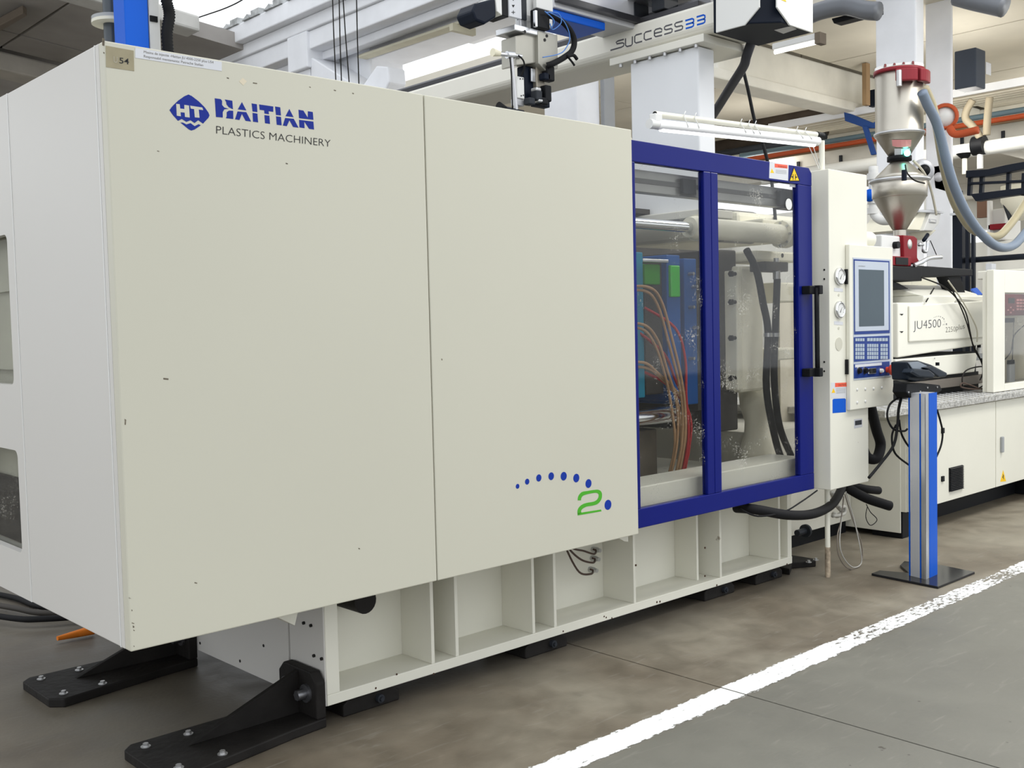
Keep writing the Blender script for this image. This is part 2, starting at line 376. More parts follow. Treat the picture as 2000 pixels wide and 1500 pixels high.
# beams under the left roof
def beam_y(x, y0, y1, pix, lip, w, d, name, matl=CONW):   # precast beam running along y with its face on plane x
    return struct(name, M().box(x, x+w, y0, y1, d[0], d[1]), matl, .02)
struct('trim_1', M().prism([(-5, 15.5, rz(-5)-.02), (6.3, 15.5, rz(6.3)-.02), (6.3, 15.5, rz(6.3)-.28), (-5, 15.5, rz(-5)-.28)], (0, .5, 0)), mat('beige_beam', (0.42, 0.39, 0.34), .9, var=.1), .03)
struct('trim_2', M().prism([(-5, 12.35, rz(-5)+.12), (6.3, 12.35, rz(6.3)+.12), (6.3, 12.35, rz(6.3)-.08), (-5, 12.35, rz(-5)-.08)], (0, .35, 0)), mat('pale_beam', (0.55, 0.54, 0.51), .9, var=.1), .03)
# three stacked precast beams running away from the aisle (direction y)
b1 = [at(348, 102, x=7.0).z, at(542, 48, x=7.0).z]
E1 = struct('trim_3', M().box(7.0, 7.35, 5.5, 16, 5.46, 5.68).box(7.12, 7.3, 5.5, 16, 5.3, 5.46), CONW, .015)
E2 = struct('trim_4', M().box(7.16, 7.5, 5.5, 16, 5.08, 5.30).box(7.34, 7.5, 5.5, 16, 4.98, 5.08), CONW, .015)
E3 = struct('trim_5', M().box(7.5, 7.85, 4.5, at(628, 110, x=7.5).y, at(700, 88, x=7.5).z, at(700, 61, x=7.5).z).box(7.62, 8.1, 4.5, at(628, 110, x=7.5).y, at(700, 116, x=7.5).z, at(700, 88, x=7.5).z), CONW, .015)
E4 = struct('trim_6', M().box(8.9, 9.3, 4.2, 10.6, 5.35, 5.75), CONW, .02)
# cable channel clipped along the lowest beam
ch = thing('cable_channel', 'yellowish open cable channel bundled along the white concrete beam', 'cable channel', at(700, 116, x=7.45))
pA, pB = at(697, 113, x=7.45), at(925, 36, x=7.45)
obj('channel', M().prism([pA, pA+Vector((0.14, 0, 0)), pA+Vector((.14, 0, .02)), pA+Vector((0, 0, .02))], pB-pA), mat('yellowed_plastic', (0.55, 0.52, 0.40), .6, var=.1), ch)
for k in range(4): obj('cable', M().tube([pA+Vector((.03+.03*k, 0, .035)), (pA+pB)/2+Vector((.03+.03*k, 0, .03+.01*(k % 2))), pB+Vector((.03+.03*k, 0, .035))], .009, 6), mat('cream_cable', (0.5, 0.47, 0.38), .6), ch)
cb = at(885, 52, x=7.42)
obj('bracket', M().box(cb.x-.03, cb.x+.3, cb.y-.03, cb.y+.03, cb.z-.05, cb.z+.03), mat('yellowed_plastic', (0, 0, 0)), ch, .004)
# corrugated edge of the roof sheets lying on the upper beam
cs = thing('roof_sheet_edge', 'jagged row of corrugated sheet ends lying on the upper beam', 'roof sheet', (7.05, 12.5, 5.68))
for k in range(9):
    y = 14.3-k*.55
    m = M(); m.box(6.98, 7.25, y, y+.2, 5.68, 5.76).prism([(6.97, y+.2, 5.68), (6.97, y+.28, 5.74), (6.97, y+.42, 5.68)], (.28, 0, 0))
    obj('sheet_end', m, mat('grey_eternit', (0.42, 0.43, 0.43), .9, var=.3, scale=10), cs)
# column with capital
kc = at(562, 112, x=7.12)
struct('wall_column', M().box(7.12, 7.6, kc.y-.45, kc.y+.01, 4.86, 5.3).box(7.18, 7.55, kc.y-.4, kc.y-.05, 0, 4.86)
       .prism([(7.18, kc.y-.42, 5.0), (7.18, kc.y-1.6, 4.35), (7.18, kc.y-1.6, 0), (7.18, kc.y-.42, 0)], (.5, 0, 0)), CONW, .015)
kc2 = at(668, 100, x=7.6)
struct('trim_7', M().box(7.6, 8.1, kc2.y-.6, kc2.y+.55, 0, 5.1), CONW, .02)
pw0, pw1 = at(640, 110, x=7.05), at(755, 172, x=7.05)
struct('trim_8', M().prism([at(735, 128, x=7.3), at(757, 130, x=7.3), at(760, 160, x=7.3), at(752, 178, x=7.3), at(700, 178, x=7.3)], (.25, 0, 0)), CONW, .02)
# hanging wires
wr = thing('hanging_wire', 'four thin dark wires hanging in front of the white beams', 'wires', at(680, 150, x=6.0))
for (a, b_) in (((649, -20), (656, 160)), ((662, -20), (667, 162)), ((669, -20), (682, 164)), ((696, -20), (701, 166))):
    obj('wire', M().tube([at(*a, x=6.0), at((a[0]+b_[0])/2-.5, (a[1]+b_[1])/2, x=6.0), at(*b_, x=6.0), at(b_[0]+1, b_[1]+60, x=6.0)], .006, 6, 3), IRON, wr)
tag(obj('overhead_wire', M().tube([at(345, 48, x=6.4), at(400, 30, x=6.4), at(445, 14, x=6.4), at(480, -5, x=6.4), at(520, -40, x=6.4)], .008, 6), IRON), 'thin dark wire crossing below the skylight at top left', 'wire')
# ---- roof on the right
yR = 7.4
z0b = at(1394, 134, y=yR).z
struct('trim_9', M().box(at(1394, 134, y=yR).x, 30, yR, yR+.35, 4.45, 4.58).box(at(1410, 100, y=yR).x, 30, yR+.06, yR+.3, 4.58, 5.0), mat('pale_concrete_beam', (0.76, 0.74, 0.67), .9, var=.06, bump=.2, bscale=9), .02)
cr_ = struct('ceiling', M().box(10.2, 36, -1, 15, 5.35, 5.5), ROOFB)
for i in range(8):
    for ya, yb2 in ((-2.6, 0.7), (.7, 4.0), (4.0, 7.36), (7.75, 10.6), (10.6, 13.5)):
        x0 = 10.3+i*2.35
        if ya < 1 and x0 < 14: continue
        child('roof_slab', M().box(x0+.015, x0+2.335, ya+.015, yb2-.015, 4.98, 5.2), ROOFB, cr_)
struct('trim_10', M().box(10.4, 30, 4.0-.2, 4.0+.2, 4.72, 4.98), mat('pale_concrete_beam', (0, 0, 0)), .02)
struct('trim_11', M().box(17.5, 17.9, -3, 16, 4.3, 4.98), mat('pale_concrete_beam', (0, 0, 0)), .02)
# side and far walls of the hall
struct('wall_far', M().box(34, 34.4, -4, 24, 0, 5.6), mat('far_wall_paint', (0.62, 0.60, 0.54), .8))
struct('wall_left', M().box(-6, 34, 24, 24.4, 0, 4.6), mat('left_wall_paint', (0.50, 0.49, 0.46), .8))
for k in range(5):
    x0 = 9+k*5
    w = struct('window_%d' % (k+1), M().box(x0, x0+3.8, 23.93, 24.0, 2.2, 4.2), WHITE)
    child('pane', M().box(x0+.08, x0+3.72, 23.9, 23.93, 2.28, 4.12), mat('daylit_window_pane', (0.95, 0.98, 1.0), .3, emit=1.3), w)
    child('glazing_bar', M().box(x0+1.86, x0+1.94, 23.87, 23.9, 2.28, 4.12), WHITE, w)
for k in range(4):
    y0 = -1+k*5
    w = struct('window_%d' % (k+6), M().box(33.93, 34, y0, y0+3.8, 1.2, 4.4), WHITE)
    child('pane', M().box(33.9, 33.93, y0+.08, y0+3.72, 1.28, 4.32), mat('daylit_window_pane', (0, 0, 0)), w)
    child('glazing_bar', M().box(33.87, 33.9, y0+1.86, y0+1.94, 1.28, 4.32), WHITE, w)
# columns on the right
def pcol(name, x, u0, u1, uc, matl=CONW, z1=5.2):
    a, b_, c = at(u0, 100, x=x).y, at(uc, 100, x=x).y, None
    bx = at(u1, 100, y=b_).x
    return struct(name, M().box(x, bx, b_, a, 0, z1), matl, .015)
pcol('trim_12', 10.4, 1710, 1805, 1789)
pcol('trim_13', 11.2, 1807, 1862, 1858)

# ================================================================ MACHINE: front guard housing
gh = thing('machine_guard_housing', 'large cream sheet metal guard housing with blue lettering, at left of the machine', 'machine housing', (XE, YF, .58))
xs_ = at(826, 189, y=YF).x      # seam between the two front panels
xs_ = (xs_+at(856, 1131, y=YF).x)/2
XR = (at(1232, 262, y=YF).x+at(1249, 1041, y=YF).x)/2
ZB = .582; ZT = 2.533; YBACK = 5.6
obj('front_panel', M().box(XE, xs_-.0025, YF, YF+.045, ZB, ZT), CREAM, gh, .004)
pnl = obj('sliding_front_panel', M().box(xs_+.0025, XR, YF, YF+.045, ZB, ZT), CREAM, gh, .004)
obj('seam_strip', M().box(xs_-.02, xs_+.02, YF+.03, YF+.047, ZB+.01, ZT-.01), IRON, gh)
# end panel: three sheets with folded seams, two rounded windows in the far sheet
y1e = at(198, 400, x=XE).y; y2e = at(30, 700, x=XE).y
y2e = (at(12.5, 180, x=XE).y+at(62, 1162, x=XE).y)/2
obj('end_sheet', M().box(XE, XE+.03, YF+.046, y1e-.003, ZB, ZT), ENDW, gh, .003)
obj('end_sheet', M().box(XE+.001, XE+.03, y1e+.003, y2e-.003, ZB, ZT), ENDW, gh, .003)
obj('seam_bead', M().box(XE-.001, XE+.01, y1e-.003, y1e+.003, ZB, ZT), WHITE, gh)
obj('seam_bead', M().box(XE-.001, XE+.01, y2e-.003, y2e+.003, ZB, ZT), WHITE, gh)
wy0 = at(20, 600, x=XE).y; wy1 = wy0+.62
wz = [(1.175, 2.0)]
za, zb_, zc, zd = ZB+.14, at(22, 878, x=XE).z, at(30, 752, x=XE).z, at(18, 456, x=XE).z
za = at(22, 1072, x=XE).z
def rrect(y0, y1, z0, z1, r, x):
    P = []
    for cy, cz, a0 in ((y0+r, z0+r, 180), (y1-r, z0+r, 270), (y1-r, z1-r, 0), (y0+r, z1-r, 90)):
        for k in range(5):
            a = math.radians(a0+k*22.5); P.append((x, cy+r*math.cos(a), cz+r*math.sin(a)))
    return P
def holed(x, th, y0, y1, z0, z1, holes, m):
    """sheet on plane x with rounded rectangular holes (stacked in z): bands + rounded corner fillets"""
    zz = z0
    hy0, hy1 = holes[0][0], holes[0][1]
    m.box(x, x+th, y0, hy0, z0, z1); m.box(x, x+th, hy1, y1, z0, z1)
    for a, b_, c, d, r in holes:
        m.box(x, x+th, hy0, hy1, zz, c); zz = d
        for cy, cz, sy, sz in ((a, c, 1, 1), (b_, c, -1, 1), (a, d, 1, -1), (b_, d, -1, -1)):
            P = [(x, cy, cz)]+[(x, cy+sy*r*(1-math.sin(t)), cz+sz*r*(1-math.cos(t))) for t in [math.radians(q*22.5) for q in range(5)]]
            m.prism(P, (th, 0, 0))
    m.box(x, x+th, hy0, hy1, zz, z1); return m
m = holed(XE, .03, y2e+.003, YBACK, ZB, ZT, [(wy0, wy1, za, zb_, .03), (wy0, wy1, zc, zd, .03)], M())
obj('end_sheet', m, ENDW, gh)
for c, d in ((za, zb_), (zc, zd)):
    obj('window_pane', M().box(XE+.031, XE+.035, wy0-.03, wy1+.03, c-.03, d+.03), GLASS, gh)
obj('inner_liner', M().box(XE+.09, XE+.10, wy0-.1, wy1+.1, zc-.05, zd+.05).box(XE+.07, XE+.09, wy0-.1, wy1+.1, 1.80, 1.83).box(XE+.07, XE+.09, wy0-.1, wy1+.1, 1.60, 1.64).box(XE+.06, XE+.09, wy0+.03, wy1+.1, 1.48, 1.60), mat('pale_inner_sheet', (.55, .55, .46), .5), gh)
obj('inner_motor', M().box(XE+.07, XE+.09, wy0+.015, wy1, za, zb_-.14).cyl((XE+.08, wy0+.05, zb_-.14), (XE+.08, wy0+.05, zb_-.09), .02), BLACK, gh)
obj('orange_part', M().box(XE+.055, XE+.07, wy0+.005, wy0+.08, za+.16, za+.24), mat('orange_plastic', srgb(215, 120, 40), .5), gh, .004)
obj('inner_liner', M().box(XE+.10, XE+.11, wy0-.1, wy1+.1, za-.05, zb_+.03), mat('pale_inner_sheet', (0, 0, 0)), gh)
obj('top_sheet', M().box(XE+.003, XR-.003, YF+.048, YBACK, ZT-.03, ZT-.004), CREAM, gh, .003)
obj('back_sheet', M().box(XE+.035, XR, YBACK-.03, YBACK, ZB, ZT-.035), CREAM, gh)
obj('right_end_sheet', M().box(XR-.03, XR-.001, YF+.05, YF+.12, ZB, ZT-.035), CREAM, gh)
obj('top_vent_cap', M().box(at(462, 118, y=3.9).x, at(516, 125, y=3.9).x, 3.85, 4.05, ZT, ZT+.055), mat('ivory_plastic', (0.68, 0.64, 0.5), .5), gh, .015)
obj('top_vent_cap', M().box(at(1170, 250, y=3.7).x, at(1208, 250, y=3.7).x, 3.6, 3.8, ZT, ZT+.05), mat('ivory_plastic', (0, 0, 0)), gh, .015)
# corner wear chips
chips = []
for u, v, w, h in ((198, 82, 5, 16), (199, 103, 3, 4), (241, 824, 3, 12), (254, 1192, 2, 4), (256, 1217, 5, 3), (257, 1224, 3, 5), (258, 1231, 3, 3), (258, 1262, 2, 3), (250, 1168, 5, 2)):
    m = M(); chips.append(m); m.prism([at(u+4-w/2, v-h/2, y=YF), at(u+4+w/2, v-h/2+2, y=YF), at(u+4+w/2-1, v+h/2, y=YF), at(u+4-w/2, v+h/2-1, y=YF)], (0, -.0006, 0))
for u, v, w, h in ((443, 151, 4, 2), (494, 161, 8, 2), (319, 738, 10, 3), (604, 169, 3, 1.5), (652, 175, 4, 2), (688, 181, 3, 2), (307, 294, 4, 1.5), (558, 318, 4, 2), (700, 1070, 3, 2), (990, 980, 0, 0), (380, 1137, 5, 2), (371, 1213, 0, 0), (862, 700, 2, 3)):
    if w: chips.append(M().prism([at(u, v, y=YF), at(u+w, v+1, y=YF), at(u+w, v+h+1, y=YF), at(u, v+h, y=YF)], (0, -.0006, 0)))
for m in chips: obj('paint_chip', m, mat('chipped_primer', (0.14, 0.12, 0.09), .8, var=.4, scale=80), gh)
obj('glue_mark', plate([(474, 152), (482, 159), (475, 167), (467, 159)], YF, .0006), mat('glue_residue', (0.62, 0.55, 0.42), .7), gh)
# stickers
tg = obj('number_label', plate([(206, 89), (261, 99), (262, 139), (207, 131)], YF, .001), TAPE, gh, label='beige tape label with 54')
child('print', glyphs('54', at(233, 123.5, y=YF-.0015), at(252, 126, y=YF-.0015), at(233, 112, y=YF-.0015), (0, 0, 0), .01), INK, tg)
child('print', glyphs('U', at(222, 122, y=YF-.0015), at(229.5, 123, y=YF-.0015), at(222, 110, y=YF-.0015), (0, 0, 0)), mat('very_faded_ink', (0.36, 0.33, 0.26), .7), tg)
pl = obj('paper_label', plate([(264, 93), (433, 121), (433, 139), (264, 113)], YF, .001), PAPER, gh, label='white printed paper label')
P_ = lambda u, v: at(u, v, y=YF-.0015)
child('print', glyphs('Masina de injectie -Haitian JU 4500-2250 plus U54', P_(281, 105), P_(417, 125.5), P_(281, 98.5), (0, 0, 0)), INKG, pl)
child('print', glyphs('Responsabil mentenanta: Petrache Stelian', P_(281, 113.5), P_(397, 131), P_(281, 107), (0, 0, 0)), INKG, pl)
# logo: rounded diamond with HT and waves (pixels read off the front plane)
C2 = lambda x, y: (300+x/5.0, 150+y/5.0)
dia = [(155, 325), (185, 285), (240, 232), (300, 190), (340, 173), (372, 188), (440, 240), (500, 300), (535, 350), (545, 377), (535, 400), (482, 457), (435, 424), (400, 452), (360, 424), (320, 440), (275, 412), (238, 430), (185, 370)]
def rs(P, n=None): return [C2(*p) for p in P]
obj('emblem', plate(rs(dia), YF, .0008), BLUEL, gh, label='blue diamond emblem')
obj('emblem_wave', plate(rs([(262, 447), (285, 447), (320, 465), (360, 452), (400, 482), (440, 462), (460, 474), (400, 515), (368, 525), (345, 515)]), YF, .0008), BLUEL, gh)
WH = CREAM
for L_ in ([(220, 264), (254, 268), (259, 310), (300, 315), (299, 274), (345, 281), (352, 398), (306, 392), (303, 350), (262, 346), (266, 386), (226, 380)],
           [(356, 282), (475, 300), (484, 325), (440, 320), (448, 400), (402, 396), (395, 316), (362, 310)]):
    obj('emblem_letter', plate(rs(L_), YF-.0008, .0006), WH, gh)
word = [[(597, 210), (655, 218), (668, 235), (668, 275), (690, 300), (730, 312), (690, 318), (674, 345), (675, 398), (609, 392)],
        [(695, 222), (768, 234), (774, 316), (735, 298), (712, 270), (708, 245)],
        [(735, 330), (776, 332), (778, 412), (706, 404), (714, 385), (714, 345)],
        [(862, 248), (905, 328), (822, 318)], [(820, 338), (905, 346), (952, 437), (898, 430), (862, 362), (838, 422), (795, 415)],
        [(957, 260), (1008, 268), (1013, 345), (966, 338)], [(966, 352), (1013, 360), (1020, 445), (971, 438)],
        [(1030, 270), (1168, 290), (1168, 342), (1122, 336), (1126, 366), (1082, 358), (1080, 328), (1036, 322)], [(1082, 374), (1130, 380), (1136, 460), (1088, 453)],
        [(1186, 290), (1236, 298), (1243, 378), (1195, 372)], [(1196, 386), (1243, 392), (1250, 474), (1202, 468)],
        [(1325, 315), (1366, 394), (1288, 384)], [(1284, 402), (1368, 410), (1415, 497), (1362, 490), (1326, 425), (1300, 482), (1262, 476)],
        [(1415, 322), (1462, 330), (1506, 400), (1506, 336), (1554, 344), (1560, 420), (1420, 404)], [(1420, 420), (1560, 438), (1566, 515), (1518, 508), (1470, 436), (1474, 502), (1424, 494)]]
for i, L_ in enumerate(word): obj('word_letter', plate(rs(L_), YF, .0008), BLUEL, gh)
P_ = lambda x, y: at(*C2(x, y), y=YF-.001)
obj('caption', glyphs('PLASTICS MACHINERY', P_(612, 553), P_(1728, 685), P_(612, 478), (0, 0, 0), -.012), INK, gh)
# arc of dots and the green 2
C3 = lambda x, y: (980+x*.13, 880+y*.13)
for x, y, r in ((237, 537, 34), (381, 467, 41), (556, 411, 50), (742, 385, 54), (930, 385, 60), (1119, 413, 60), (1302, 495, 61), (1595, 815, 70)):
    c = at(*C3(x, y), y=YF); a = at(*C3(x, y-r), y=YF).z-c.z
    obj('logo_dot', M().cyl(c, c+Vector((0, -.0008, 0)), a*1.08, seg=28), mat('dot_blue', srgb(18, 50, 145), .4), gh)
two = [(1165, 748), (1172, 700), (1210, 652), (1290, 630), (1400, 612), (1450, 618), (1478, 650), (1475, 710), (1440, 765), (1380, 795), (1270, 815), (1200, 850), (1165, 900), (1168, 950)]
wd = [50, 52, 45, 34, 32, 40, 52, 54, 48, 40, 40, 46, 54, 60]
pp = smooth([at(*C3(*p), y=YF) for p in two], 4); k3 = (at(1100, 950, y=YF)-at(1101, 950, y=YF)).length*.13
ww = list(np.interp(np.linspace(0, 13, len(pp)), range(14), wd))
obj('logo_figure', M().ribbon(pp, [w*k3*1.0 for w in ww], (0, -1, 0), .0008).prism([at(*C3(*p), y=YF) for p in ((1140, 975), (1140, 940), (1490, 885), (1498, 912))], (0, -.0008, 0)), GREEN, gh)

# ================================================================ MACHINE BED
bd = thing('machine_bed', 'long cream welded steel machine bed with upright ribs, under the guard housing', 'machine frame', (2.28, YB, .08))
XB0 = 2.283; XB1 = 5.72; BZ = .08; BT = .62; FT = .055; DP = .22
obj('bottom_flange', M().box(XB0, XB1, YB, YB+.5, BZ, BZ+.045), CREAM2, bd, .003)
obj('top_flange', M().box(XB0, XB1, YB, YB+1.6, BT, BT+.05), CREAM2, bd, .003)
obj('web', M().box(XB0+.01, XB1-.05, YB+DP, YB+DP+.02, BZ+.04, BT), CREAM2, bd)
obj('end_flange', M().box(XB0, XB0+.062, YB, YB+DP, BZ+.045, BT), CREAM2, bd, .003)
def xy(u, v=1150): return at(u, v, y=YB).x
ribs = []
for u, v in ((845, 1220), (892, 1200), (1042, 1160), (1084, 1140), (1240, 1120), (1408, 1060)):
    x = at(u, v, y=YB).x; ribs.append(x)
    obj('rib', M().box(x-.009, x+.009, YB+.002, YB+DP, BZ+.045, BT), CREAM2, bd, .002)
x = at(1379, 1080, y=YB).x
obj('rib', M().box(x-.009, x+.009, YB+.06, YB+DP, BZ+.045, BT), CREAM2, bd, .002)
for u0, u1 in ((806, 845), (1006, 1042), (1204, 1240), (1345, 1379)):   # folded side leaves between web and rib
    x0 = at(u1, 1150, y=YB).x
# right end post
x = at(1523, 1030, y=YB).x
obj('end_post', M().box(x-.01, x+.01, YB+.003, YB+DP, BZ+.045, BT), CREAM2, bd, .002)
obj('end_post', M().box(x+.01, XB1-.04, YB+.10, YB+.12, BZ+.045, BT), CREAM2, bd, .002)
obj('end_post', M().box(XB1-.045, XB1, YB+.003, YB+.4, BZ+.045, BT), CREAM2, bd, .002)
obj('bore', M().cyl((at(1536, 1074, y=YB+.1).x, YB+.1, at(1536, 1074, y=YB+.1).z), (at(1536, 1074, y=YB+.1).x, YB+.097, at(1536, 1074, y=YB+.1).z), .016, seg=20), BLACK, bd)
# end plates (white, facing left)
ye = at(566, 1210, x=XB0).y; ye2 = at(381, 1257, x=XB0).y
obj('end_plate', M().box(XB0-.006, XB0+.02, YB+.004, ye-.003, BZ, BT+.03), ENDW, bd, .002)
obj('end_plate', M().box(XB0-.012, XB0+.02, ye+.003, ye2, BZ, BT+.03), ENDW, bd, .002)
m = M()
for u, v in ((391, 1256), (469, 1291), (515, 1261), (592, 1217), (606, 1222), (612, 1281), (627, 1287)):
    c = at(u, v, x=XB0-.012); obj('plate_screw', M().cyl(c+Vector((.006, 0, 0)), c-Vector((.002, 0, 0)), .007, seg=8), IRON, bd)
obj('gusset', M().prism([at(540, 1205, y=YB-.12), at(582, 1196, y=YB-.12), at(576, 1222, y=YB-.12)], (0, .1, 0)), CREAM2, bd, .002)
obj('bracket_tab', M().prism([at(1207, 1050, y=YB-.02), at(1227, 1046, y=YB-.02), at(1227, 1058, y=YB-.02), at(1219, 1057, y=YB-.02)], (0, .02, 0)), CREAM2, bd)
c = at(693, 1172, y=YB+.12); obj('shaft_end', M().cyl(c+Vector((0, .1, .01)), c+Vector((0, -.08, .01)), .055, seg=20), IRON, bd)
m = M()
for u, v in ((734, 1344), (775, 1317), (1100, 1233), (1184, 1206), (1180, 1204), (847, 1316), (1195, 1207), (1242, 1104), (1377, 1070), (1377, 1125), (1283, 1176), (1289, 1175), (1400, 1143), (1537, 1102)):
    c = at(u, v, y=YB-.0005); m = M(); m.cyl(c+Vector((0, .002, 0)), c+Vector((0, -.001, 0)), .0045 if u < 1242 else .006, seg=7)
    obj('rust_pit', m, mat('rust', (.07, .04, .025), .8), bd)
# hose fittings
for i, (u, v) in enumerate(((1159, 1073), (1157, 1090), (1153, 1112))):
    c = at(u, v, y=YB+DP-.005)
    f = obj('hose_fitting', M().cyl(c+Vector((0, .01, 0)), c+Vector((0, -.03, 0)), .016, seg=6).cyl(c+Vector((0, -.03, 0)), c+Vector((0, -.05, 0)), .011, seg=12), BOLT, bd)
    us = [(1118, 1070), (1112, 1072), (1107, 1074)][i]; lo = [(1140, 1076), (1135, 1093), (1131, 1117)][i]
    p = at(u, v, y=YB+DP-.06)
    child('thin_hose', M().tube([at(us[0]-3, us[1]-20, y=YB+.02), at(*us, y=YB+.05), at(*lo, y=YB+.09), at(u+1, v+9, y=YB+DP-.1), p+Vector((.02, 0, -.01)), p], .0055, 8), mat('brown_hose', (.07, .045, .035), .4), f)
# levelling pads
for i, (u, v, lab) in enumerate(((735, 1372, 'black levelling pad under the bed, nearest the black anchor bracket'), (1075, 1270, 'black levelling pad under the middle of the cream bed'), (1412, 1163, 'black levelling pad under the bed below the blue door'), (1508, 1128, 'black levelling pad under the right end of the bed'))):
    c = at(u, v, z=0); y = YB+.03
    c = Vector((at(u, v, y=YB+.02).x, YB+.03, 0))
    t = thing('levelling_pad', lab, 'machine foot', c, 'levelling pads under the machine bed')
    m = M().prism([(c.x-.16, y, 0), (c.x+.13, y, 0), (c.x+.13, y, .045), (c.x+.08, y, BZ-.001), (c.x-.12, y, BZ-.001), (c.x-.16, y, .05)], (0, .3, 0))
    obj('pad', m, IRON, t, .006)
    obj('adjuster', M().cyl((c.x+.02, y+.01, .038), (c.x+.02, y-.02, .038), .018, seg=16).cyl((c.x+.02, y-.02, .038), (c.x+.02, y-.03, .038), .010, seg=6), DGREY, t)
# black anchor brackets
def bracket(yc, label, xr=XB0-.012, ln=.72, w=.42, hh=.228, f=-1, uw=.29):
    t = thing('anchor_bracket', label, 'bracket', (xr, yc, 0), 'black anchor brackets bolted to the floor')
    x0, x1 = xr, xr+f*ln; h = w/2
    P = [(x0, yc-h+(.10 if f < 0 else 0), 0), (x0+f*.16, yc-h+.085, 0), (x1-f*.05, yc-h, 0), (x1, yc-h+.05, 0), (x1, yc+h-.04, 0), (x1-f*.04, yc+h, 0), (x0, yc+h, 0)]
    obj('base_plate', M().prism(P, (0, 0, .04)), IRON, t, .006)
    a, b_ = yc-h+.10, yc-h+.10+uw
    Q = [(x0, a, .04), (x0, b_, .04), (x0, b_, hh-.04), (x0, b_-.04, hh), (x0, a+.04, hh), (x0, a, hh-.04)]
    obj('upright_plate', M().prism(Q, (f*.045, 0, 0)), IRON, t, .006)
    yg = (a+b_)/2
    obj('gusset', M().prism([(x0+f*.045, yg-.012, .04), (x0+f*ln*.74, yg-.012, .04), (x0+f*.045, yg-.012, hh-.01)], (0, .024, 0)), IRON, t, .002)
    for sy in (-1, 1):
        c = Vector((x0+f*.045, yg+sy*.075, hh*.60))
        obj('clamp_bolt', M().cyl(c, c+Vector((f*.012, 0, 0)), .037, seg=20).cyl(c, c+Vector((f*.05, 0, 0)), .022, seg=6), mat('dark_washer', (.2, .2, .21), .3, .8), t)
        for xx in (.66, .90):
            c = Vector((x0+f*ln*xx, yc+sy*.14, .04))
            obj('anchor_bolt', M().cyl(c, c+Vector((0, 0, .003)), .019, seg=16).cyl(c, c+Vector((0, 0, .014)), .011, seg=6), BOLT, t)
    return t
bracket(3.71, 'near black steel anchor bracket bolted to the floor beside the bed corner')
bracket(4.84, 'far black steel anchor bracket under the guard housing, behind the nearer one')
bracket(YB+.17, 'black anchor plate with bolts at the right end of the bed', xr=XB1+.002, ln=.36, w=.3, hh=.16, f=1, uw=.2)

# ================================================================ SLIDING DOOR (blue frame)
dr = thing('sliding_safety_door', 'blue framed sliding safety door with two clear panes', 'machine door', (4.8, YD, .58))
DX0, DX1 = XR+.003, (at(1590, 957, y=YD).x+at(1586, 330, y=YD).x)/2
DZ0, DZ1 = .59, 2.502; IZ0 = at(1400, 963, y=YD).z; IZ1 = at(1402, 338, y=YD).z
mx0 = (at(1374, 330, y=YD).x+at(1384, 965, y=YD).x)/2; mx1 = (at(1402, 338, y=YD).x+at(1411, 962, y=YD).x)/2; ix1 = (at(1563, 930, y=YD).x+at(1560, 400, y=YD).x)/2
T = .04
obj('bottom_rail', M().box(DX0, DX1, YD, YD+T, DZ0, IZ0), BLUED, dr, .004)
obj('top_rail', M().prism([(DX0, YD, IZ1), (DX1, YD, IZ1), (DX1, YD, DZ1-.03), (DX1-.03, YD, DZ1), (DX0, YD, DZ1)], (0, T, 0)), BLUED, dr, .003)
obj('middle_stile', M().box(mx0, (mx0+mx1)/2-.001, YD+.001, YD+T, IZ0, IZ1).box((mx0+mx1)/2+.001, mx1, YD+.001, YD+T, IZ0, IZ1), BLUED, dr, .004)
obj('right_stile', M().box(ix1, DX1, YD+.001, YD+T, IZ0, IZ1), BLUED, dr, .004)
obj('left_stile', M().box(DX0, DX0+.09, YD+.001, YD+T, IZ0, IZ1), BLUED, dr, .004)
obj('pane', M().box(DX0+.09, mx0, YD+.018, YD+.023, IZ0, IZ1), GLASS, dr)
obj('pane', M().box(mx1, ix1, YD+.018, YD+.023, IZ0, IZ1), GLASS, dr)
# handle
hb = obj('door_handle', M().tube([at(1595, 562, y=YD-.06), at(1596, 650, y=YD-.06), at(1597, 733, y=YD-.06)], .014, 12, 2), BLACK, dr, label='black vertical grab handle')
for v in (566, 727):
    p = at(1597, v, y=YD-.06)
    child('handle_mount', M().box(p.x-.075, p.x+.02, YD-.055, YD+.001, p.z-.024, p.z+.024).box(p.x-.018, p.x+.02, YD-.085, YD-.04, p.z-.026, p.z+.026), BLACK, hb, .005)
# stickers on the door
def sticker(name, par, pix, y, matl, label=None, t=.0008): return obj(name, plate(pix, y, t), matl, par, label=label)
st = sticker('warning_sticker', dr, [(1503, 317), (1540, 321), (1539, 353), (1502, 348)], YD, PAPER, 'white warning sticker with red heading')
child('heading', plate([(1513, 319.5), (1538, 322.5), (1538, 329), (1513, 327)], YD-.0008, .0005), REDS, st)
child('print', glyphs('WARNING', at(1519, 326, y=YD-.0015), at(1536.5, 328.5, y=YD-.0015), at(1519, 323, y=YD-.0015), (0, 0, 0)), INK, st)
child('pictogram', plate([(1507.5, 329), (1512, 338), (1504.5, 337.5)], YD-.0008, .0005), YEL, st)
for k in range(4): child('print', plate([(1515, 331.3+k*2), (1536, 333.2+k*2), (1536, 334+k*2), (1515, 332.1+k*2)], YD-.0008, .0004), GREY, st)
tr = sticker('danger_triangle', dr, [(1550.5, 325.5), (1562.5, 354), (1540.5, 354.5)], YD, BLACK, 'yellow triangle with crushing pictogram')
child('field', plate([(1551, 329), (1560.5, 352.5), (1543, 352.5)], YD-.0008, .0005), YEL, tr)
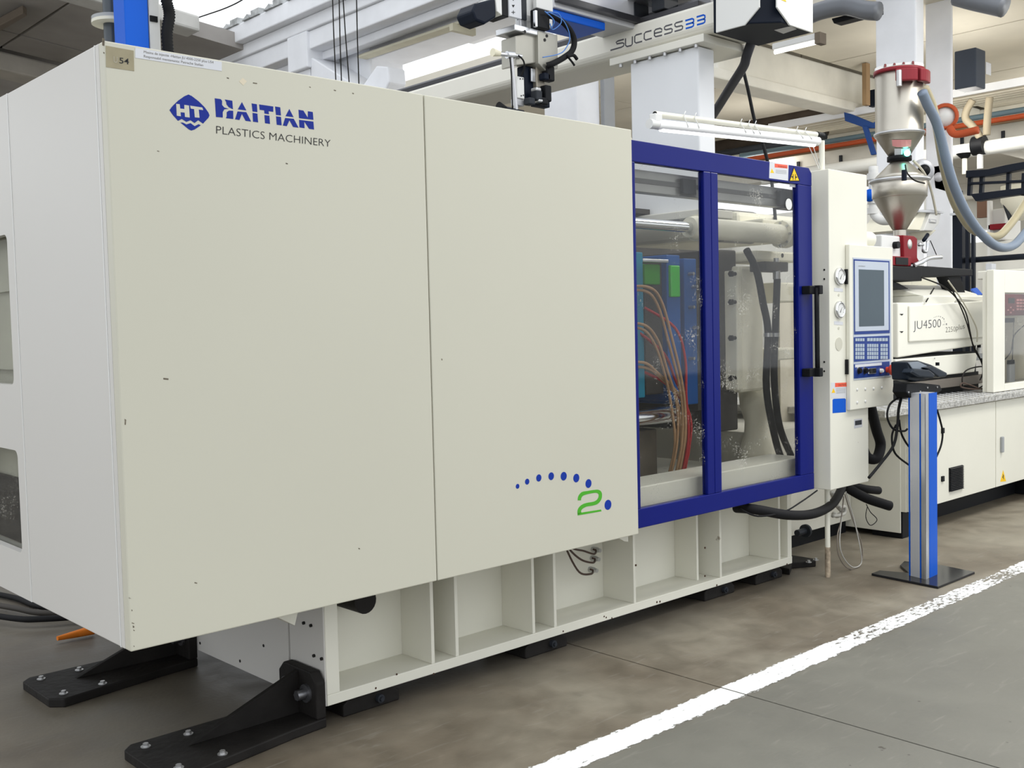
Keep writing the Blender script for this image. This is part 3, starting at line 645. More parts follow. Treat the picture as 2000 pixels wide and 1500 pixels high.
child('pictogram', M().prism([at(*p, y=YD-.0014) for p in ((1548.5, 340), (1549.8, 340), (1549.8, 351.5), (1548.5, 351.5))], (0, -.0004, 0)).prism([at(*p, y=YD-.0014) for p in ((1552.8, 340), (1554.1, 340), (1554.1, 351.5), (1552.8, 351.5))], (0, -.0004, 0))
      .prism([at(*p, y=YD-.0014) for p in ((1545, 345.5), (1548.5, 343.5), (1548.5, 347.5))], (0, -.0004, 0)).prism([at(*p, y=YD-.0014) for p in ((1558, 346), (1554.1, 344), (1554.1, 348))], (0, -.0004, 0)), INK, tr)
sticker('small_white_sticker', dr, [(1542, 358.5), (1559, 360.5), (1559, 366.5), (1542, 365)], YD+.018, PAPER)
c = at(1540.5, 399, y=YD+.017); obj('round_sticker', M().cyl(c, c+Vector((0, -.001, 0)), .033, seg=28), WHITE, dr)

# ================================================================ INSIDE THE CLAMP
INC = mat('cream_casting', (0.80, 0.77, 0.64), .55, var=.06)
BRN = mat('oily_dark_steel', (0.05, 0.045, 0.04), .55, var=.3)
cu = thing('clamp_interior', 'cream sill and dark inner walls seen behind the clear door panes', 'machine interior', (4.8, 3.5, .62))
zs = at(1300, 940, y=3.48).z
obj('sill', M().box(XR+.02, 5.62, 3.46, 3.70, .63, zs), CREAM2, cu, .006)
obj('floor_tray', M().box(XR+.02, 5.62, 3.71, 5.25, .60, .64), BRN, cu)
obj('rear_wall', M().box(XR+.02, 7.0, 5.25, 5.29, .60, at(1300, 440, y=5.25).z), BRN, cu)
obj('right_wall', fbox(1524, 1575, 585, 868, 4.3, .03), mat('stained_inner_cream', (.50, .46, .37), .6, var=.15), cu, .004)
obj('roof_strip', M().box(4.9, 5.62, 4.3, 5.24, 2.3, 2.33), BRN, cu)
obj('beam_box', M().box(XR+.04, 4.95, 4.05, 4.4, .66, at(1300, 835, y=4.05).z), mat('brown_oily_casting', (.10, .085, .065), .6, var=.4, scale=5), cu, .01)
# upper guide rail behind the door
gr = thing('door_guide_rail', 'grey aluminium guide rail along the top behind the door panes', 'rail', (4.8, 3.46, 2.25))
za1, za2 = at(1400, 351, y=3.46).z, at(1400, 391, y=3.46).z
obj('rail', M().box(XR+.01, 5.60, 3.46, 3.52, za2, za1), mat('rail_grey', (.30, .30, .29), .35, .7, var=.1), gr, .003)
obj('rail_groove', M().box(XR+.02, 5.59, 3.455, 3.461, (za1+za2)/2-.012, (za1+za2)/2+.012), mat('groove_grey', (.14, .14, .14), .5, .5), gr)
for u in (1342, 1528): p = at(u, 372, y=3.45); obj('roller_carriage', M().box(p.x-.055, p.x+.055, 3.43, 3.455, za2+.01, za1-.02), DGREY, gr, .004)
obj('end_block', fbox(1532, 1562, 372, 408, 3.44, .08), DGREY, gr, .004)
# fixed platen
fp = thing('fixed_platen', 'cream cast fixed platen inside the clamp, behind the right door pane', 'machine platen', (5.2, 3.9, .66))
obj('platen_body', fbox(1446, 1492, 520, 765, 3.86, 1.2), INC, fp, .02)
obj('platen_rib', fbox(1440, 1450, 528, 762, 3.83, .5), INC, fp, .01)
obj('platen_head', fbox(1440, 1566, 418, 468, 3.98, .9), INC, fp, .03)
obj('side_block', fbox(1490, 1568, 430, 452, 3.80, .3), INC, fp, .012)
obj('side_block', fbox(1478, 1560, 491, 511, 3.80, .3), INC, fp, .012)
for u, v in ((1528, 432), (1553, 434), (1528, 496), (1553, 498)):
    c = at(u, v+3, y=3.80); obj('recessed_bolt', M().cyl(c+Vector((0, .01, 0)), c-Vector((0, .002, 0)), .014, seg=12), IRON, fp)
obj('platen_foot', M().lathe((at(1478, 790, y=4.0).x, 4.0, .66), [(.13, 0), (.12, .08), (.085, .2), (.08, .28), (.11, .38), (.12, .50)], 20), INC, fp)
obj('cross_member', fbox(1520, 1570, 552, 590, 3.88, .3), INC, fp, .01)
obj('cross_member', fbox(1520, 1570, 680, 702, 3.88, .3), INC, fp, .01)
for v in (535, 590, 660, 738):
    c = at(1436, v, y=3.83); obj('bolt', M().cyl(c, c-Vector((.05, 0, 0)), .012, seg=10).cyl(c-Vector((.035, 0, 0)), c-Vector((.05, 0, 0)), .02, seg=6), IRON, fp)
# hydraulic cylinder above
hc = thing('hydraulic_cylinder', 'cream hydraulic cylinder with chrome rod, high behind the door panes', 'hydraulic cylinder', at(1430, 455, y=3.72))
a, b_ = at(1346, 446, y=3.72), at(1524, 466, y=3.72)
zc_ = (a.z+b_.z)/2; a.z = b_.z = zc_-.0
zl = at(1346, 444, y=3.72).z; a = Vector((a.x, 3.72, zl)); b_ = Vector((b_.x, 3.72, zl))
obj('barrel', M().cyl(a+Vector((.05, 0, 0)), b_, .062, seg=28), INC, hc)
obj('end_cap', M().cyl(a, a+Vector((.06, 0, 0)), .058, .068, seg=28).cyl(a+Vector((.06, 0, 0)), a+Vector((.14, 0, 0)), .076, seg=28), INC, hc)
obj('flange', M().cyl(b_, b_+Vector((.07, 0, 0)), .085, seg=28), INC, hc)
for k in range(8):
    t = k*math.pi/4; c = b_+Vector((-.004, .07*math.cos(t), .07*math.sin(t))); obj('flange_bolt', M().cyl(c, c+Vector((.01, 0, 0)), .009, seg=6), BOLT, hc)
obj('rod', M().cyl((XR+.03, 3.72, zl), a, .030, seg=20), CHROME, hc)
c = at(1425, 440, y=4.1)
tb = tag(obj('tie_bar', M().cyl((c.x-.05, 4.15, c.z), (c.x+.3, 4.15, c.z), .11, seg=24), mat('tie_bar_end', (.25, .24, .22), .5, .4)), 'round dark tie bar end behind the hydraulic cylinder', 'tie bar')
c0 = at(1280, 812, y=3.98)
tag(obj('tie_bar', M().cyl((XR+.03, 3.98, c0.z), (at(1318, 815, y=3.98).x, 3.98, c0.z), .05, seg=24), CHROME), 'lower chrome tie bar seen low through the left door pane', 'tie bar')
# moulds
TEAL = mat('teal_paint', srgb(20, 125, 155), .45, var=.08); MBLU = mat('mould_blue_paint', srgb(15, 80, 150), .4, var=.1)
LIME = mat('lime_green_part', srgb(60, 190, 60), .35)
md = thing('injection_mould', 'blue and teal injection mould with green parts inside the clamp', 'mould', (4.35, 3.95, .95))
obj('clamp_plate', fbox(1226, 1258, 492, 778, 3.95, .75), TEAL, md, .006)
obj('mould_block', fbox(1260, 1300, 505, 770, 4.02, .6), BRN, md, .006)
obj('mould_plate', fbox(1304, 1330, 498, 782, 3.98, .7), MBLU, md, .006)
obj('mould_block', fbox(1338, 1362, 505, 790, 4.0, .7), MBLU, md, .006)
obj('mould_plate', fbox(1362, 1402, 525, 800, 4.02, .7), BRN, md, .006)
obj('green_part', fbox(1259, 1290, 516, 556, 4.0, .1), mat('green_part_dark', srgb(52, 140, 30), .4), md, .008, 'dark green moulded part')
obj('green_part', fbox(1311, 1329, 518, 580, 3.96, .1), LIME, md, .008, 'lime green moulded part')
obj('lifting_bar', fbox(1256, 1306, 506, 512, 3.96, .04), ALU, md, .003)
for u, v in ((1345, 535), (1352, 560), (1346, 600), (1354, 640), (1346, 700)):
    c = at(u, v, y=4.0); obj('water_nipple', M().cyl(c, c-Vector((0, .04, 0)), .010, seg=8), BOLT, md)
dkb = tag(obj('ejector_block', fbox(1404, 1440, 488, 842, 3.92, .9), BRN, None, .01), 'tall dark oily steel block left of the cream platen', 'steel block')
HT_ = mat('tan_water_hose', srgb(165, 130, 95), .35, var=.1); HR = mat('red_water_hose', srgb(170, 40, 45), .4)
paths = [([(1228, 562), (1262, 560), (1290, 585), (1312, 660), (1334, 760), (1338, 850)], 0), ([(1228, 568), (1258, 568), (1284, 596), (1306, 670), (1330, 770), (1332, 860)], 0), ([(1285, 600), (1318, 640), (1338, 700), (1340, 770), (1344, 860)], 1),
         ([(1228, 634), (1256, 634), (1284, 664), (1302, 720), (1322, 790), (1322, 868)], 0), ([(1228, 641), (1252, 642), (1278, 672), (1298, 730), (1312, 800), (1318, 870)], 0), ([(1262, 640), (1296, 690), (1318, 740), (1340, 790), (1350, 840)], 1),
         ([(1228, 712), (1256, 708), (1284, 728), (1314, 756), (1334, 790), (1340, 880)], 0), ([(1228, 718), (1260, 718), (1290, 738), (1322, 780), (1330, 880)], 0), ([(1256, 716), (1290, 742), (1320, 770), (1342, 800), (1346, 875)], 1)]
names = ['top pair, outer', 'top pair, inner', 'red one of the top pair', 'middle pair, outer', 'middle pair, inner', 'red one of the middle pair', 'lowest pair, outer', 'lowest pair, inner', 'red one of the lowest pair']
labs = ['outer tan water hose arching from the top of the teal plate', 'inner tan water hose arching from the top of the teal plate', 'red water hose falling from the top of the mould',
        'outer tan water hose arching from the middle of the teal plate', 'inner tan water hose arching from the middle of the teal plate', 'red water hose falling from the middle of the mould',
        'outer tan water hose arching from the foot of the teal plate', 'inner tan water hose arching from the foot of the teal plate', 'red water hose falling from the foot of the mould']
for i, (p, r) in enumerate(paths):
    q = [at(u, v, y=3.82+.012*i) for u, v in p]; q[0].y += .1
    q.append(Vector((q[-1].x-.02, q[-1].y+.05, .66)))
    tag(obj('water_hose', M().tube(q, .0085, 8), HR if r else HT_), labs[i], 'hose', 'water hoses on the mould')
for i, (p, lab) in enumerate((([(1458, 488), (1478, 530), (1490, 590), (1500, 650), (1497, 760), (1515, 860), (1530, 905)], 'thick black hydraulic hose curving behind the right door pane, left one'),
                              ([(1518, 545), (1516, 600), (1514, 650), (1512, 740), (1522, 830), (1545, 890)], 'thick black hydraulic hose hanging from a steel fitting, right one'))):
    q = [at(u, v, y=3.66+.02*i) for u, v in p]
    t = thing('hydraulic_hose', lab, 'hose', q[-1], 'black hydraulic hoses behind the right pane')
    obj('hose', M().tube(q, .022, 12), RUB, t)
    c = at(1500 if i == 0 else 1514, 654, y=3.66+.02*i); obj('clamp', M().cyl(c-Vector((0, 0, .012)), c+Vector((0, 0, .012)), .026, seg=14), BOLT, t)
    if i:
        c = at(1517, 545, y=3.68); obj('fitting', M().cyl(c, c+Vector((0, 0, .05)), .026, seg=6).cyl(c+Vector((0, 0, .05)), c+Vector((0, 0, .13)), .018, seg=14), BOLT, t)
tag(obj('valve_block', fbox(1496, 1540, 511, 530, 3.66, .12), BRN, None, .006), 'dark steel valve block above the right hydraulic hose', 'valve')

# ================================================================ CONTROL COLUMN + CONSOLE
YC = 3.30
CX0 = (at(1620.5, 330, y=YC).x+at(1620.5, 958, y=YC).x)/2; CX1 = at(1695, 944, y=YC).x; CX1 = (CX1+at(1695, 340, y=YC).x)/2
CZ0 = at(1621, 958, y=YC).z; CZ1 = at(1621, 330, y=YC).z
cc = thing('control_column', 'tall narrow cream control column with two pressure gauges, beside the blue door', 'machine column', (CX0, YC, CZ0))
obj('column_body', M().box(CX0, CX1, YC, YC+.13, CZ0, CZ1), CREAM2, cc, .004)
for v in (540, 605):
    c = at(1638, v, y=YC)
    g_ = obj('pressure_gauge', M().lathe(c, [(.052, 0), (.052, .014), (.046, .02), (.040, .02), (.040, .014), (.001, .014)], 28, (0, -1, 0)), CHROME, cc)
    child('dial', M().cyl(c-Vector((0, .0145, 0)), c-Vector((0, .0155, 0)), .0395, seg=28), WHITE, g_)
    child('needle', M().prism([c+Vector((-.012, -.0158, -.016)), c+Vector((-.007, -.0158, -.018)), c+Vector((.014, -.0158, .016))], (0, -.001, 0)), INK, g_)
    for k in range(9):
        t = math.radians(-30+k*30); child('scale_mark', M().prism([c+Vector((math.cos(t)*.036, -.0156, math.sin(t)*.036)), c+Vector((math.cos(t+.05)*.036, -.0156, math.sin(t+.05)*.036)), c+Vector((math.cos(t)*.029, -.0156, math.sin(t)*.029))], (0, -.0005, 0)), INK, g_)
    v2 = v+26
    pz = obj('name_plate', plate([(1629, v2-4), (1646, v2-2.5), (1646, v2+4), (1629, v2+3)], YC, .0015), PAPER, cc)
    c = at(1638, v+36, y=YC); obj('blind_plug', M().cyl(c, c-Vector((0, .002, 0)), .009, seg=16), CREAM, cc)
c = at(1638, 672, y=YC); obj('blind_cover', M().cyl(c, c-Vector((0, .0025, 0)), .040, seg=30), CREAM, cc)
for v in (527, 545, 707, 725): c = at(1610, v, x=CX0); obj('side_screw', M().cyl(c, c-Vector((.002, 0, 0)), .006, seg=10), IRON, cc)
st = sticker('caution_sticker', cc, [(1623, 747), (1654, 748), (1654, 777), (1623, 778)], YC, PAPER, 'white caution sticker with red heading')
child('heading', plate([(1631, 748), (1654, 747), (1654, 755), (1631, 756)], YC-.0008, .0005), REDS, st)
child('print', glyphs('CAUTION', at(1637, 754, y=YC-.0014), at(1652, 753.2, y=YC-.0014), at(1637, 750, y=YC-.0014), (0, 0, 0)), INK, st)
child('pictogram', plate([(1627.5, 758), (1631.5, 767), (1624, 767.5)], YC-.0008, .0005), YEL, st)
for k in range(5): child('print', plate([(1633, 758.5+k*2.3), (1651, 757.3+k*2.3), (1651, 758.2+k*2.3), (1633, 759.4+k*2.3)], YC-.0008, .0004), GREY, st)
st = sticker('blue_sticker', cc, [(1626, 781), (1628, 779), (1650, 778), (1652, 780), (1652, 805), (1626, 807)], YC, BLUEB, 'bright blue square sticker')
st = sticker('rating_plate', cc, [(1668, 819), (1684, 817), (1684, 834), (1668, 837)], YC, SILV, 'small silver plate')
child('print', plate([(1670, 822), (1683, 820), (1683, 829), (1670, 831)], YC-.0008, .0004), DGREY, st)
# console
YP = 3.272
def Pp(u, v): return at(u, v, y=YP)
PX0, PX1 = (at(1662, 480, y=YP).x+at(1658, 790, y=YP).x)/2, (at(1745, 487, y=YP).x+at(1744, 790, y=YP).x)/2
PZ0, PZ1 = at(1700, 796, y=YP).z, at(1700, 480, y=YP).z
oc = thing('operator_console', 'cream operator console with dark screen, keypad and red emergency knob', 'control panel', (PX0, YP, PZ0))
obj('housing', M().box(PX0, PX1, YP, YC-.001, PZ0, PZ1).box(CX1+.004, PX1, YC-.001, YC+.09, PZ0, PZ1), CREAM2, oc, .004)
c = at(1712, 468, y=YP+.05)
obj('swivel_joint', M().cyl((CX1+.003, YC+.06, c.z), (CX1+.13, YC+.06, c.z), .052, seg=28), CREAM2, oc, .004)
for v in (540, 717): c = at(1655, v, y=YP); obj('hinge', M().box(PX0-.014, PX0, YC-.018, YC-.001, c.z-.045, c.z+.045), BLACK, oc)
def pn(name, par, u0, u1, v0, v1, t, matl, lift=0, label=None, sl=-.055, bevel=0):
    # panel-aligned rectangle from its pixel corners
    x0, x1 = at(u0, (v0+v1)/2, y=YP-lift).x, at(u1, (v0+v1)/2, y=YP-lift).x
    um = 1702; k = lambda v: v
    z1, z0 = at((u0+u1)/2, v0, y=YP-lift).z, at((u0+u1)/2, v1, y=YP-lift).z
    return (child if par.type != 'EMPTY' else obj)(name, M().box(x0, x1, YP-lift-t, YP-lift, z0, z1), matl, par, bevel, label)
KB = mat('console_blue', srgb(34, 58, 125), .4); KG = mat('console_grey', srgb(176, 184, 196), .4)
fr = pn('bezel_plate', oc, 1666, 1739.5, 505, 739, .003, KG, 0, 'light grey front plate')
sf = pn('screen_frame', oc, 1667.5, 1737, 508, 652, .002, KB, .003, 'dark blue screen surround')
s2 = pn('screen_bezel', oc, 1669.5, 1735, 511, 646, .002, KG, .005, 'light grey screen bezel')
pn('screen', oc, 1677.5, 1726.5, 527, 637, .001, SCRN, .007)
child('print', glyphs('porcheson', at(1677, 521, y=YP-.0085), at(1690, 521.6, y=YP-.0085), at(1677, 518, y=YP-.0085), (0, 0, 0)), INKG, s2)
kp = pn('keypad', oc, 1667.5, 1737, 657, 704, .002, KB, .003, 'blue membrane keypad with grey keys')
KEY = mat('key_grey', srgb(160, 172, 184), .5, var=.06, scale=40)
for (u0, u1, nc, v0, v1, nr) in ((1670, 1688.5, 4, 660, 667, 1), (1693, 1734, 7, 659.5, 667, 1), (1670, 1688.5, 4, 671, 702, 4), (1693, 1715.5, 5, 671, 702, 4), (1719, 1734, 3, 671, 702, 4)):
    for i in range(nc):
        for j in range(nr):
            du, dv_ = (u1-u0)/nc, (v1-v0)/nr
            pn('key', kp, u0+i*du+.5, u0+(i+1)*du-.5, v0+j*dv_+.7, v0+(j+1)*dv_-.7, .0015, KEY, .005)
sw = pn('switch_panel', oc, 1667.5, 1737, 708.5, 736, .002, KB, .003, 'dark blue switch panel')
pn('label_strip', sw, 1670, 1722, 710, 715.5, .001, PAPER, .005)
for u, mt, r in ((1676, BLACK, .017), (1687.5, BLACK, .017), (1719, WHITE, .013)):
    c = at(u, 724, y=YP-.005); child('selector_knob', M().cyl(c, c-Vector((0, .018, 0)), r, seg=20).cyl(c-Vector((0, .018, 0)), c-Vector((0, .022, 0)), r*.8, seg=20), mt, sw)
    child('knob_ring', M().cyl(c, c-Vector((0, .006, 0)), r+.005, seg=20), CHROME, sw)
ks = pn('key_switch', sw, 1694, 1709, 719, 730, .010, CHROME, .005, bevel=.003); pn('key_slot', sw, 1700, 1704, 721, 728, .001, INK, .015)
c = at(1733.5, 722, y=YP-.01)
eb = obj('emergency_knob', M().cyl(c+Vector((0, .01, 0)), c-Vector((0, .025, 0)), .018, seg=20).lathe(c-Vector((0, .02, 0)), [(.030, 0), (.036, .008), (.036, .024), (.03, .032), (.001, .034)], 28, (0, -1, 0)), mat('emergency_red', srgb(205, 70, 50), .35), oc, label='round red emergency stop knob')
for u, v in ((1674, 761), (1690, 760), (1706, 759), (1722, 757), (1674, 786), (1690, 784)):
    c = at(u, v, y=YP); obj('blanking_plug', M().lathe(c, [(.010, 0), (.009, .003), (.005, .005), (.001, .006)], 14, (0, -1, 0)), WHITE, oc)
# poles and tube lamp
c = at(1617, 1127, z=0)
pl_ = thing('support_pole', 'thin cream support pole with rusty foot standing under the control column', 'pole', (c.x, c.y, 0))
obj('pole', M().cyl((c.x, c.y, .19), (c.x, c.y, CZ0), .016, seg=14), CREAM2, pl_)
obj('pole_foot', M().cyl((c.x, c.y, 0), (c.x, c.y, .19), .0165, seg=14), mat('rusty_cream', (.33, .27, .2), .8, var=.5, scale=30), pl_, label='rusty stained foot')
yl = 3.40
tl = thing('tube_lamp', 'white fluorescent tube lamp on a pipe arm above the blue door', 'lamp', at(1605, 332, y=yl))
b0 = at(1605, 275, y=yl); e0 = at(1283, 243, y=yl)
cz = at(1605, 340, y=yl)
obj('upright_pipe', M().cyl((b0.x, yl, CZ1), b0, .017, seg=14), CREAM2, tl)
ep, bp_ = at(1279, 223, y=yl), at(1594, 263, y=yl)
obj('carrier_pipe', M().cyl(ep, bp_, .016, seg=14), CREAM2, tl)
obj('pipe_end', M().cyl(ep-(bp_-ep).normalized()*.002, ep+(bp_-ep).normalized()*.004, .014, seg=14), BLACK, tl)
ax = (b0-e0).normalized()
obj('lamp_body', M().cyl(e0, at(1597, 276, y=yl), .026, seg=20), mat('lamp_white', (.85, .85, .85), .35), tl)
obj('end_cap', M().cyl(e0-ax*.06, e0, .024, seg=20).box(e0.x-.035, e0.x+.02, yl-.02, yl+.02, e0.z+.01, e0.z+.05), WHITE, tl, .004)
obj('glow_tube', M().cyl(e0+ax*.03+Vector((0, 0, -.022)), at(1590, 283, y=yl), .013, seg=14), LAMP, tl)
for t in (.14, .2, .47, .52, .56, .84, .9):
    p = ep.lerp(bp_, t); q = e0.lerp(b0, t)
    obj('cable_tie', M().tube([p+Vector((.012, -.02, .03)), p+Vector((0, -.019, 0)), q+Vector((0, -.028, .0)), q+Vector((0, 0, -.03))], .0025, 5, 2), WHITE, tl)
c = at(1600, 264, y=yl); obj('tape_joint', M().cyl(c-Vector((.03, 0, 0)), c+Vector((.04, 0, 0)), .019, seg=12), BLACK, tl)
obj('strap', M().cyl(at(1580, 286, y=yl), at(1600, 330, y=yl), .0025, seg=6), WHITE, tl); obj('strap', M().cyl(at(1588, 285, y=yl), at(1602, 328, y=yl), .0025, seg=6), WHITE, tl)
# thick black hoses under the column
tag(obj('cable_conduit', M().tube([at(1700, 792, y=3.45), at(1712, 840, y=3.45), at(1720, 868, y=3.45), at(1712, 895, y=3.45), at(1694, 893, y=3.5), at(1684, 870, y=3.6)], .034, 14), RUB), 'thick black conduit looping beside the control column', 'conduit')
tag(obj('cable_conduit', M().tube([at(1438, 992, y=3.5), at(1475, 995, y=3.36), at(1540, 1006, y=3.3), at(1590, 1003, y=3.32), at(1625, 985, y=3.42), at(1642, 958, y=3.55), at(1645, 940, y=3.6)], .028, 14), RUB), 'thick black conduit drooping below the blue door', 'conduit')
tag(obj('cable_conduit', M().tube([at(1650, 950, y=3.6), at(1690, 972, y=3.5), at(1728, 985, y=3.4), at(1738, 988, y=3.38)], .033, 14), RUB), 'cut black conduit end sticking out right of the column foot, lower one', 'conduit')
tag(obj('cable_conduit', M().tube([at(1660, 948, y=3.7), at(1690, 955, y=3.62), at(1716, 958, y=3.6)], .028, 14), RUB), 'cut black conduit end sticking out right of the column foot, upper one', 'conduit')
tag(obj('loop_cable', M().tube([at(1445, 994, y=3.4), at(1480, 1008, y=3.3), at(1530, 1000, y=3.3), at(1565, 980, y=3.3), at(1596, 958, y=3.34)], .005, 6), RUB), 'thin black cable drooping beside the conduit below the door', 'cable')
tag(obj('loop_cable', M().tube([at(1650, 965, y=3.5), at(1664, 1010, y=3.45), at(1682, 1060, y=3.42), at(1683, 1095, y=3.42), at(1668, 1112, y=3.42), at(1650, 1105, y=3.42), at(1637, 1080, y=3.42), at(1636, 1045, y=3.42), at(1642, 1020, y=3.45), at(1648, 970, y=3.5)], .0045, 6), mat('grey_brown_cable', (.22, .19, .16), .5)), 'thin grey cable loop hanging to the floor beside the cream pole', 'cable')
tag(obj('loop_cable', M().tube([at(1652, 960, y=3.48), at(1668, 1015, y=3.44), at(1680, 1070, y=3.41), at(1682, 1100, y=3.41), at(1666, 1108, y=3.41), at(1648, 1090, y=3.41), at(1640, 1060, y=3.41), at(1644, 1010, y=3.44)], .004, 6), mat('grey_cable', (.42, .41, .38), .5)), 'pale thin cable loop twisted with the grey one beside the pole', 'cable')
tag(obj('loop_cable', M().tube([at(1692, 985, y=3.6), at(1700, 1000, y=3.6), at(1713, 1015, y=3.6), at(1700, 1026, y=3.6), at(1691, 1010, y=3.6), at(1694, 990, y=3.6)], .003, 6), RUB), 'small black wire loop hanging under the conduit ends', 'wire')

# ================================================================ ROBOT
RX = 5.2
RW = mat('robot_cream', (0.72, 0.70, 0.63), .42, var=.02)
rb = thing('robot_gantry', 'cream robot gantry beam with grey and blue lettering, on its pedestal above the machine', 'robot', at(1300, 400, x=RX))
zb0 = at(1228, 150, x=RX).z; ztp = at(1300, 28, x=RX).z; ybn = 3.0; ybf = 10.5
zb1 = (at(1084, 142, x=RX).z+at(1300, 86, x=RX).z)/2
xw = at(1076, 184, z=zb1-.03).x
bm = M(); r = .045
prof = [(RX, ztp), (RX, zb1+r), (RX+r*.3, zb1+r*.3), (RX+r, zb1-.0), (RX+.42, zb1), (RX+.42, ztp)]
bm.prism([(x, 3.75, z) for x, z in prof], (0, 7, 0))
obj('beam', bm, RW, rb, .02)
py0 = at(1362, 250, x=RX).y; py1 = at(1229, 250, x=RX).y
pzb = at(1300, 418, x=RX).z
pedx = at(1397, 250, y=py0).x
obj('pedestal', M().box(RX+.02, pedx, py0, py1, pzb, zb1-.06), mat('pedestal_white', (.74, .75, .77), .45, var=.02), rb, .01)
obj('pedestal_foot', M().box(RX-.06, pedx+.06, py0-.08, py1+.1, pzb-.05, pzb), RW, rb, .006)
obj('mounting_plate', M().box(RX-.02, RX+.47, py0-.07, py1+.14, zb1-.055, zb1-.008), RW, rb, .004)
for k in range(6):
    y = py0+.0+k*(py1-py0+.06)/5; obj('plate_bolt', M().cyl((RX+.0, y, zb1-.055), (RX+.0, y, zb1-.075), .013, seg=8), BOLT, rb)
# guide rail and belt on top
obj('guide_rail', M().box(RX+.02, RX+.12, 3.9, 10.6, ztp, ztp+.035), mat('rail_dark', (.05, .05, .055), .3, .5), rb, .003)
obj('toothed_rack', M().box(RX+.14, RX+.36, 3.9, 10.4, ztp, ztp+.09), mat('rack_grey', (.20, .20, .21), .4, .5), rb, .003)
# lettering drawn as ribbons
RP = lambda x, y: at(1100+x*.15, y*.15, x=RX)
NX = (-1, 0, 0)
def stroke(name, pts, w, m, sub=3):
    p = smooth([RP(*q) for q in pts], sub) if sub > 1 else [RP(*q) for q in pts]
    return obj(name, M().ribbon(p, w, NX, .0008), m, rb)
lw = .0095
IG = mat('robot_lettering_grey', (.10, .10, .11), .5)
stroke('letter', [(790, 512), (712, 534), (690, 552), (700, 572), (772, 558), (792, 566), (786, 598), (760, 614), (615, 656)], lw, IG, 1)
stroke('letter', [(812, 500), (812, 590), (832, 606), (885, 592), (900, 575), (902, 474)], lw, IG, 1)
stroke('letter', [(1025, 436), (950, 456), (932, 476), (932, 546), (950, 560), (1030, 538)], lw, IG, 1)
stroke('letter', [(1150, 398), (1075, 418), (1056, 440), (1056, 506), (1075, 522), (1155, 498)], lw, IG, 1)
stroke('letter', [(1188, 436), (1284, 412), (1284, 380), (1262, 368), (1205, 384), (1188, 404), (1188, 462), (1205, 478), (1288, 458)], lw, IG, 1)
stroke('letter', [(1420, 316), (1335, 340), (1318, 356), (1322, 382), (1340, 388), (1405, 372), (1420, 382), (1416, 414), (1400, 424), (1316, 448)], lw, IG, 1)
stroke('letter', [(1556, 274), (1470, 298), (1454, 314), (1458, 342), (1476, 350), (1540, 334), (1556, 344), (1552, 374), (1536, 386), (1450, 410)], lw, IG, 1)
for dx, dy in ((0, 0), (147, -48)):
    stroke('figure', [(1590+dx, 270+dy), (1680+dx, 243+dy), (1698+dx, 252+dy), (1700+dx, 280+dy), (1680+dx, 296+dy), (1598+dx, 320+dy)], lw*1.1, BLUEB, 1)
    stroke('figure', [(1680+dx, 296+dy), (1700+dx, 306+dy), (1696+dx, 336+dy), (1676+dx, 350+dy), (1595+dx, 372+dy)], lw*1.1, BLUEB, 1)
# carriage with slide plates on the beam
cy = at(1262, 30, x=RX).y
CP = mat('carriage_grey', (.52, .52, .54), .4, .3)
cg = thing('robot_carriage', 'silver and blue robot carriage riding on the gantry beam', 'robot carriage', (RX+.1, cy, ztp+.1))
obj('slide_plate', M().box(RX-.06, RX+.5, at(1298, 8, x=RX-.06).y, at(1220, 32, x=RX-.06).y, ztp+.135, ztp+.165), ALU, cg, .003)
for u in (1228, 1285): y = at(u, 40, x=RX).y; obj('slide_shoe', M().box(RX+.0, RX+.14, y-.05, y+.05, ztp+.04, ztp+.134), DGREY, cg, .004)
ya, yb3 = at(1300, 0, x=RX).y, at(1215, 15, x=RX).y
obj('blue_cover', M().box(RX+.02, RX+.45, ya, at(1252, 8, x=RX).y-.01, ztp+.17, ztp+.8), BLUEB, cg, .01)
obj('body', M().box(RX-.0, RX+.45, at(1252, 8, x=RX).y, at(1205, 15, x=RX).y, ztp+.17, ztp+.8), CP, cg, .01)
# kick arm along -x, z arm hanging
ky0, ky1 = at(1205, 15, x=RX).y-.14, at(1205, 15, x=RX).y+.03
zk = at(1164, 36, y=ky0).z
kx = at(1083, 0, y=ky0).x
obj('kick_arm', M().box(kx, RX+.3, ky0, ky1+.1, zk, zk+.22), CP, cg, .006)
obj('kick_arm_cover', M().box(kx, RX-.25, ky0+.02, ky1+.1, zk-.05, zk-.001), BLUEB, cg, .006)
obj('kick_arm_rail', M().box(kx, RX+.2, ky0-.03, ky0-.001, zk+.03, zk+.07), mat('rail_dark', (0, 0, 0)), cg, .002)
YA = ky0-.1
za_ = thing('robot_vertical_arm', 'white vertical robot arm with black motor and steel gripper head, hanging above the guard housing', 'robot arm', at(1045, 200, y=YA))
FB = lambda u0, u1, v0, v1, dy=0, dep=.08: fbox(u0, u1, v0, v1, YA+dy, dep)
obj('arm_profile', FB(1028, 1078, -90, 48, .02, .1), WHITE, za_, .004)
obj('scale_plate', FB(994, 1018, -60, 34, -.01, .02), PAPER, za_, .002)
for v in (-1, 12):
    c = (1002.5, v); obj('scale_mark', M().prism([at(c[0]-3, c[1]-2.5, y=YA-.0105), at(c[0]+3, c[1]-2.5, y=YA-.0105), at(c[0], c[1]+3, y=YA-.0105)], (0, -.0005, 0)), INK, za_)
